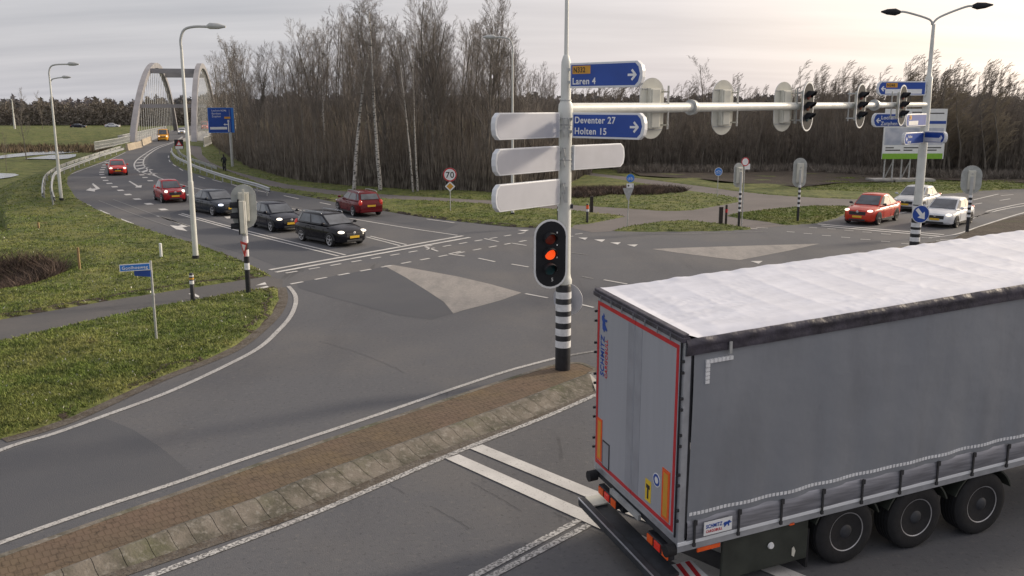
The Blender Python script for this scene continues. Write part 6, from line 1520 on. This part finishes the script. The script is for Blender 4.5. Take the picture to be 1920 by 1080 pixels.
# named trees first
def pl(proto, u, v, vt, **k): p = G(u, v); return plant(proto, p.x, p.y, hgt(vt, p.y), **k)
pl(birch[0], 713, 359, 8, lab='tall birch with the thickest pale trunk, behind the maroon estate car')
pl(birch[1], 663, 357, 28, lab='pale leaning birch left of the thick birch at the wood edge', rz=1.0)
pl(birch[0], 783, 360, 60, lab='thin pale birch left of the 70 speed sign', rz=2.0, squash=0.6)
pl(birch[1], 775, 361, 70, lab='thinnest pale birch close to the twin left of the 70 speed sign', rz=4.0, squash=0.55)
pl(birch[0], 443, 300, 80, lab='drooping birch at the left end of the wood above the blue board', rz=4.0)
pl(slim[2], 800, 352, -6, lab='tallest dark tree of the wood reaching the top of the picture above the 70 sign')
pl(brand[0], 908, 352, 26, lab='broad bare tree with fanned upright limbs left of the bent lamp head')
pl(slim[0], 940, 348, 50, lab='narrow bare tree right behind the bent street lamp')
n = 0; tries = 0
pos = []
while n < 115 and tries < 4000:
    tries += 1
    u = rnd.uniform(398, 1075); e = sky_at(edgeL, u)
    front = G(u, e).y; Y = front+3+rnd.random()**1.3*46
    p = AT(u, 300, Y); p = Vector((p.x, p.y, 0))
    if any((p-q).length < 1.6 for q in pos): continue
    pos.append(p); n += 1
    vt_ = sky_at(skyL, u)+abs(rnd.gauss(0, 24))+4
    if u > 980: vt_ = max(vt_, 110)
    h = min(hgt(vt_, Y), 15.5)
    plant(rnd.choice(slim+slim+brand) if rnd.random() > 0.14 else rnd.choice(birch), p.x, p.y, h, lab='slender bare tree standing among the others inside the wood', squash=rnd.uniform(0.7, 1.15))
for _ in range(75):
    u = rnd.uniform(405, 1090); e = sky_at(edgeL, u); Y = G(u, e).y+2+rnd.random()*22; p = AT(u, 300, Y)
    plant(sap[0], p.x, p.y, rnd.uniform(3.5, 8), lab='thin bare sapling among the undergrowth of the wood', grp='saplings of the wood')
skyR = [(1060, 160), (1100, 150), (1140, 112), (1165, 150), (1220, 160), (1290, 150), (1320, 122), (1350, 150), (1385, 142), (1420, 155), (1450, 145), (1480, 118), (1510, 108), (1540, 125), (1565, 106), (1600, 122), (1640, 118), (1680, 115), (1720, 100), (1760, 92), (1800, 105), (1840, 122), (1880, 125), (1920, 150), (2000, 150)]
edgeR = [(1060, 322), (1200, 322), (1400, 322), (1500, 318), (1640, 328), (1800, 333), (2050, 338), (2220, 342)]
pl(slim[3], 1320, 312, 118, lab='round-crowned bare tree standing alone above the thicket, left part', squash=1.3)
for (u, v, vt_, k) in ((1722, 326, 84, 0.0), (1770, 330, 92, 0.4), (1800, 331, 108, 0.2), (1868, 333, 108, 0.3)):
    pl(wil[0], u, v, vt_, rz=0.0+k, lab=['tallest wind-blown pale willow directly behind the far lamp pole', 'wind-blown pale willow just right of the far lamp pole', 'wind-blown pale willow above the rightmost traffic light', 'rightmost wind-blown willow near the picture edge'][(1722, 1770, 1800, 1868).index(u)])
n = 0
while n < 120:
    u = rnd.uniform(1065, 2180); e = sky_at(edgeR, u); front = G(u, e).y; Y = front+2+rnd.random()**1.2*32
    p = AT(u, 300, Y); n += 1
    h = min(hgt(sky_at(skyR, u)+abs(rnd.gauss(0, 16))+3, Y), 12.5)
    plant(rnd.choice(thk), p.x, p.y, h, rz=rnd.uniform(-0.4, 0.4), lab='many-stemmed bare shrub within the dense right-hand thicket', squash=rnd.uniform(0.8, 1.1))
for _ in range(48):
    u = rnd.uniform(1070, 2000); Y = G(u, sky_at(edgeR, u)).y+rnd.random()*8; p = AT(u, 300, Y)
    plant(sap[0], p.x, p.y, rnd.uniform(4.5, 8.5), lab='thin bare sapling at the front of the right-hand thicket', grp='saplings of the thicket')
# three thin trees on the low meadow at the left
for u, v, vt_, lab in ((50, 298, 170, 'lone thin bare tree standing before the ponds at the left'), (12, 320, 250, 'small bare sapling at the lower pond, left edge'), (82, 262, 195, 'small bare tree behind the ponds left of the lamp')):
    p = G(u, v, -3.1); o = plant(slim[1], p.x, p.y, zat(vt_, p.y)+3.1, lab=lab, grp='thin trees of the low meadow', squash=0.9)

# ------------------------------------------------------------------ stuff nobody could count
NR = np.random.RandomState(5)
def stalks(name, P, hmin, hmax, w_, m_, lean=0.25, lab=None, cat=None, gz=None, per=1, wid=None, pw=1.0):
    n_ = len(P); z = terrain(P) if gz is None else np.full(n_, gz)
    h = hmin+(hmax-hmin)*NR.random_sample(n_)**pw; a = NR.uniform(0, 6.283, n_); ww = w_*NR.uniform(0.6, 1.4, n_) if wid is None else wid
    lx = NR.normal(0, lean, n_)*h; ly = NR.normal(0, lean, n_)*h
    V = np.zeros((n_, 3, 3)); V[:, 0] = np.stack([P[:, 0]-np.cos(a)*ww, P[:, 1]-np.sin(a)*ww, z-0.02], 1); V[:, 1] = np.stack([P[:, 0]+np.cos(a)*ww, P[:, 1]+np.sin(a)*ww, z-0.02], 1); V[:, 2] = np.stack([P[:, 0]+lx, P[:, 1]+ly, z+h], 1)
    o = npmesh(name, V.reshape(-1, 3), np.arange(n_*3).reshape(-1, 3), m_); tag(o, lab, cat, kind='stuff'); return o
def scatter_px(n_, u0, u1, edge, depth, power=1.0):
    u = NR.uniform(u0, u1, n_); e = np.interp(u, [a for a, b_ in edge], [b_ for a, b_ in edge])
    fr = np.array([G(a, b_).y for a, b_ in zip(u, e)]); Y = fr+1.5+NR.random_sample(n_)**power*depth
    dy = math.cos(CA); X = (u-960)/CF*Y/ (math.cos(CA)+(240/CF)*math.sin(CA)); return np.stack([X, Y], 1)
stalks('undergrowth', scatter_px(46000, 400, 1110, edgeL, 45, 1.3), 0.4, 5.0, 0.03, 'brush', 0.16, 'brown leafless undergrowth between the trunks of the wood', 'undergrowth', pw=1.8)
stalks('undergrowth', scatter_px(17000, 400, 1110, edgeL, 45, 0.8), 3.0, 8.0, 0.03, 'brush', 0.1, 'tall thin brown saplings deep inside the wood', 'undergrowth')
stalks('undergrowth', scatter_px(66000, 1050, 2220, edgeR, 34, 1.2), 0.8, 7.2, 0.028, 'brush', 0.2, 'dense leafless undergrowth of the right-hand thicket', 'undergrowth', pw=1.4)
stalks('dry_stems', scatter_px(14000, 1160, 2060, [(a, b_+6) for a, b_ in edgeR], 3.5), 0.2, 0.9, 0.04, 'brush', 0.5, 'dry stems along the foot of the right-hand thicket', 'dry stems')
# brambles: left ditch and by the junction path
def blobscatter(n_, c, rx, ry): a = NR.uniform(0, 6.283, n_); r = np.sqrt(NR.random_sample(n_)); return np.stack([c.x+rx*r*np.cos(a), c.y+ry*r*np.sin(a)], 1)
c = G(8, 512); P_ = blobscatter(15000, Vector((c.x-1.8, c.y, 0)), 3.6, 4.6)
stalks('brambles', P_, 0.1, 0.75, 0.02, 'bramble', 0.8, 'dark tangled brambles filling the ditch at the left edge', 'brambles')
cs = [G(u, v) for u, v in ((1125, 358), (1165, 362), (1205, 360), (1235, 358), (1090, 366))]
P_ = np.concatenate([blobscatter(2600, q, 2.2, 2.6) for q in cs]); stalks('brambles', P_, 0.08, 0.42, 0.03, 'bramble', 1.0, 'dark brambles on the bank between the two footpaths', 'brambles')
# reeds on the canal bank
P_ = np.stack([NR.uniform(-230, -78, 9000), NR.uniform(196, 222, 9000)], 1); stalks('reeds', P_, 0.5, 1.5, 0.16, 'reeds', 0.25, 'band of dry brown reeds on the low bank at the left', 'reeds')
# grass blades near the camera
def grass(n_, u0, u1, v0, v1, hm, w_):
    u = NR.uniform(u0, u1, n_); v = NR.uniform(v0, v1, n_)
    P = np.array([tuple(G(a, b_))[:2] for a, b_ in zip(u, v)]); P = P[P[:, 1] > 0]
    sd = sd_roads(P); P = P[(sd > 0.02)]; return P
P_ = np.concatenate([grass(52000, -40, 560, 330, 860, 0, 0), grass(9000, 780, 1440, 364, 436, 0, 0), grass(5000, 1370, 1600, 384, 425, 0, 0), grass(9000, 330, 1000, 285, 430, 0, 0), grass(5000, 1500, 1920, 335, 360, 0, 0)])
P4 = np.repeat(P_, 3, 0)+NR.normal(0, 0.05, (len(P_)*3, 2)); dist = np.hypot(P4[:, 0], P4[:, 1])
n_ = len(P4); stalks('grass_blades', P4, 0.015, 0.085, 0.02, 'blade', 0.7, 'short rough grass on the verges', 'grass', wid=0.010+dist*0.00045)
P_ = grass(900, 0, 520, 360, 800, 0, 0); stalks('leaf_litter', P_, 0.02, 0.07, 0.03, 'cream', 0.6, 'scattered pale leaves and litter on the left verge', 'leaf litter')
# distant woods
def farwood(name, n_, th0, th1, d0, d1, top, lab, s=1.3, m_='farwood', base=-0.4):
    n_ = int(n_*2.4); s = s*0.55; th = np.radians(NR.uniform(th0, th1, n_)); d = NR.uniform(d0, d1, n_); hh = top(np.degrees(th), d)
    z = base+hh*NR.random_sample(n_)**0.8
    c = np.stack([d*np.tan(th), d, z], 1); V = np.zeros((n_, 3, 3))
    for k in range(3): V[:, k] = c+NR.normal(0, s, (n_, 3))*np.array([0.9, 0.5, 0.8])
    o = npmesh(name, V.reshape(-1, 3), np.arange(n_*3).reshape(-1, 3), m_); tag(o, lab, 'wood', kind='stuff'); return o
def topf(t, d): return (9.3+1.0*np.sin(t*1.7)+0.8*np.sin(t*5.1+1)+0.7*np.sin(t*13.7)+0.5*np.sin(t*31))*d/400+np.where(t < -20, -1.2, 1.0)
farwood('distant_wood', 60000, -38, 38, 380, 430, topf, 'dark distant wood along the horizon')
farwood('distant_wood', 26000, -38, -16, 318, 350, lambda t, d: 7.6+1.2*np.sin(t*2.3)+1.0*np.sin(t*9)+0.7*np.sin(t*23), 'brown wood behind the far road at the left', s=0.9, m_='brush')
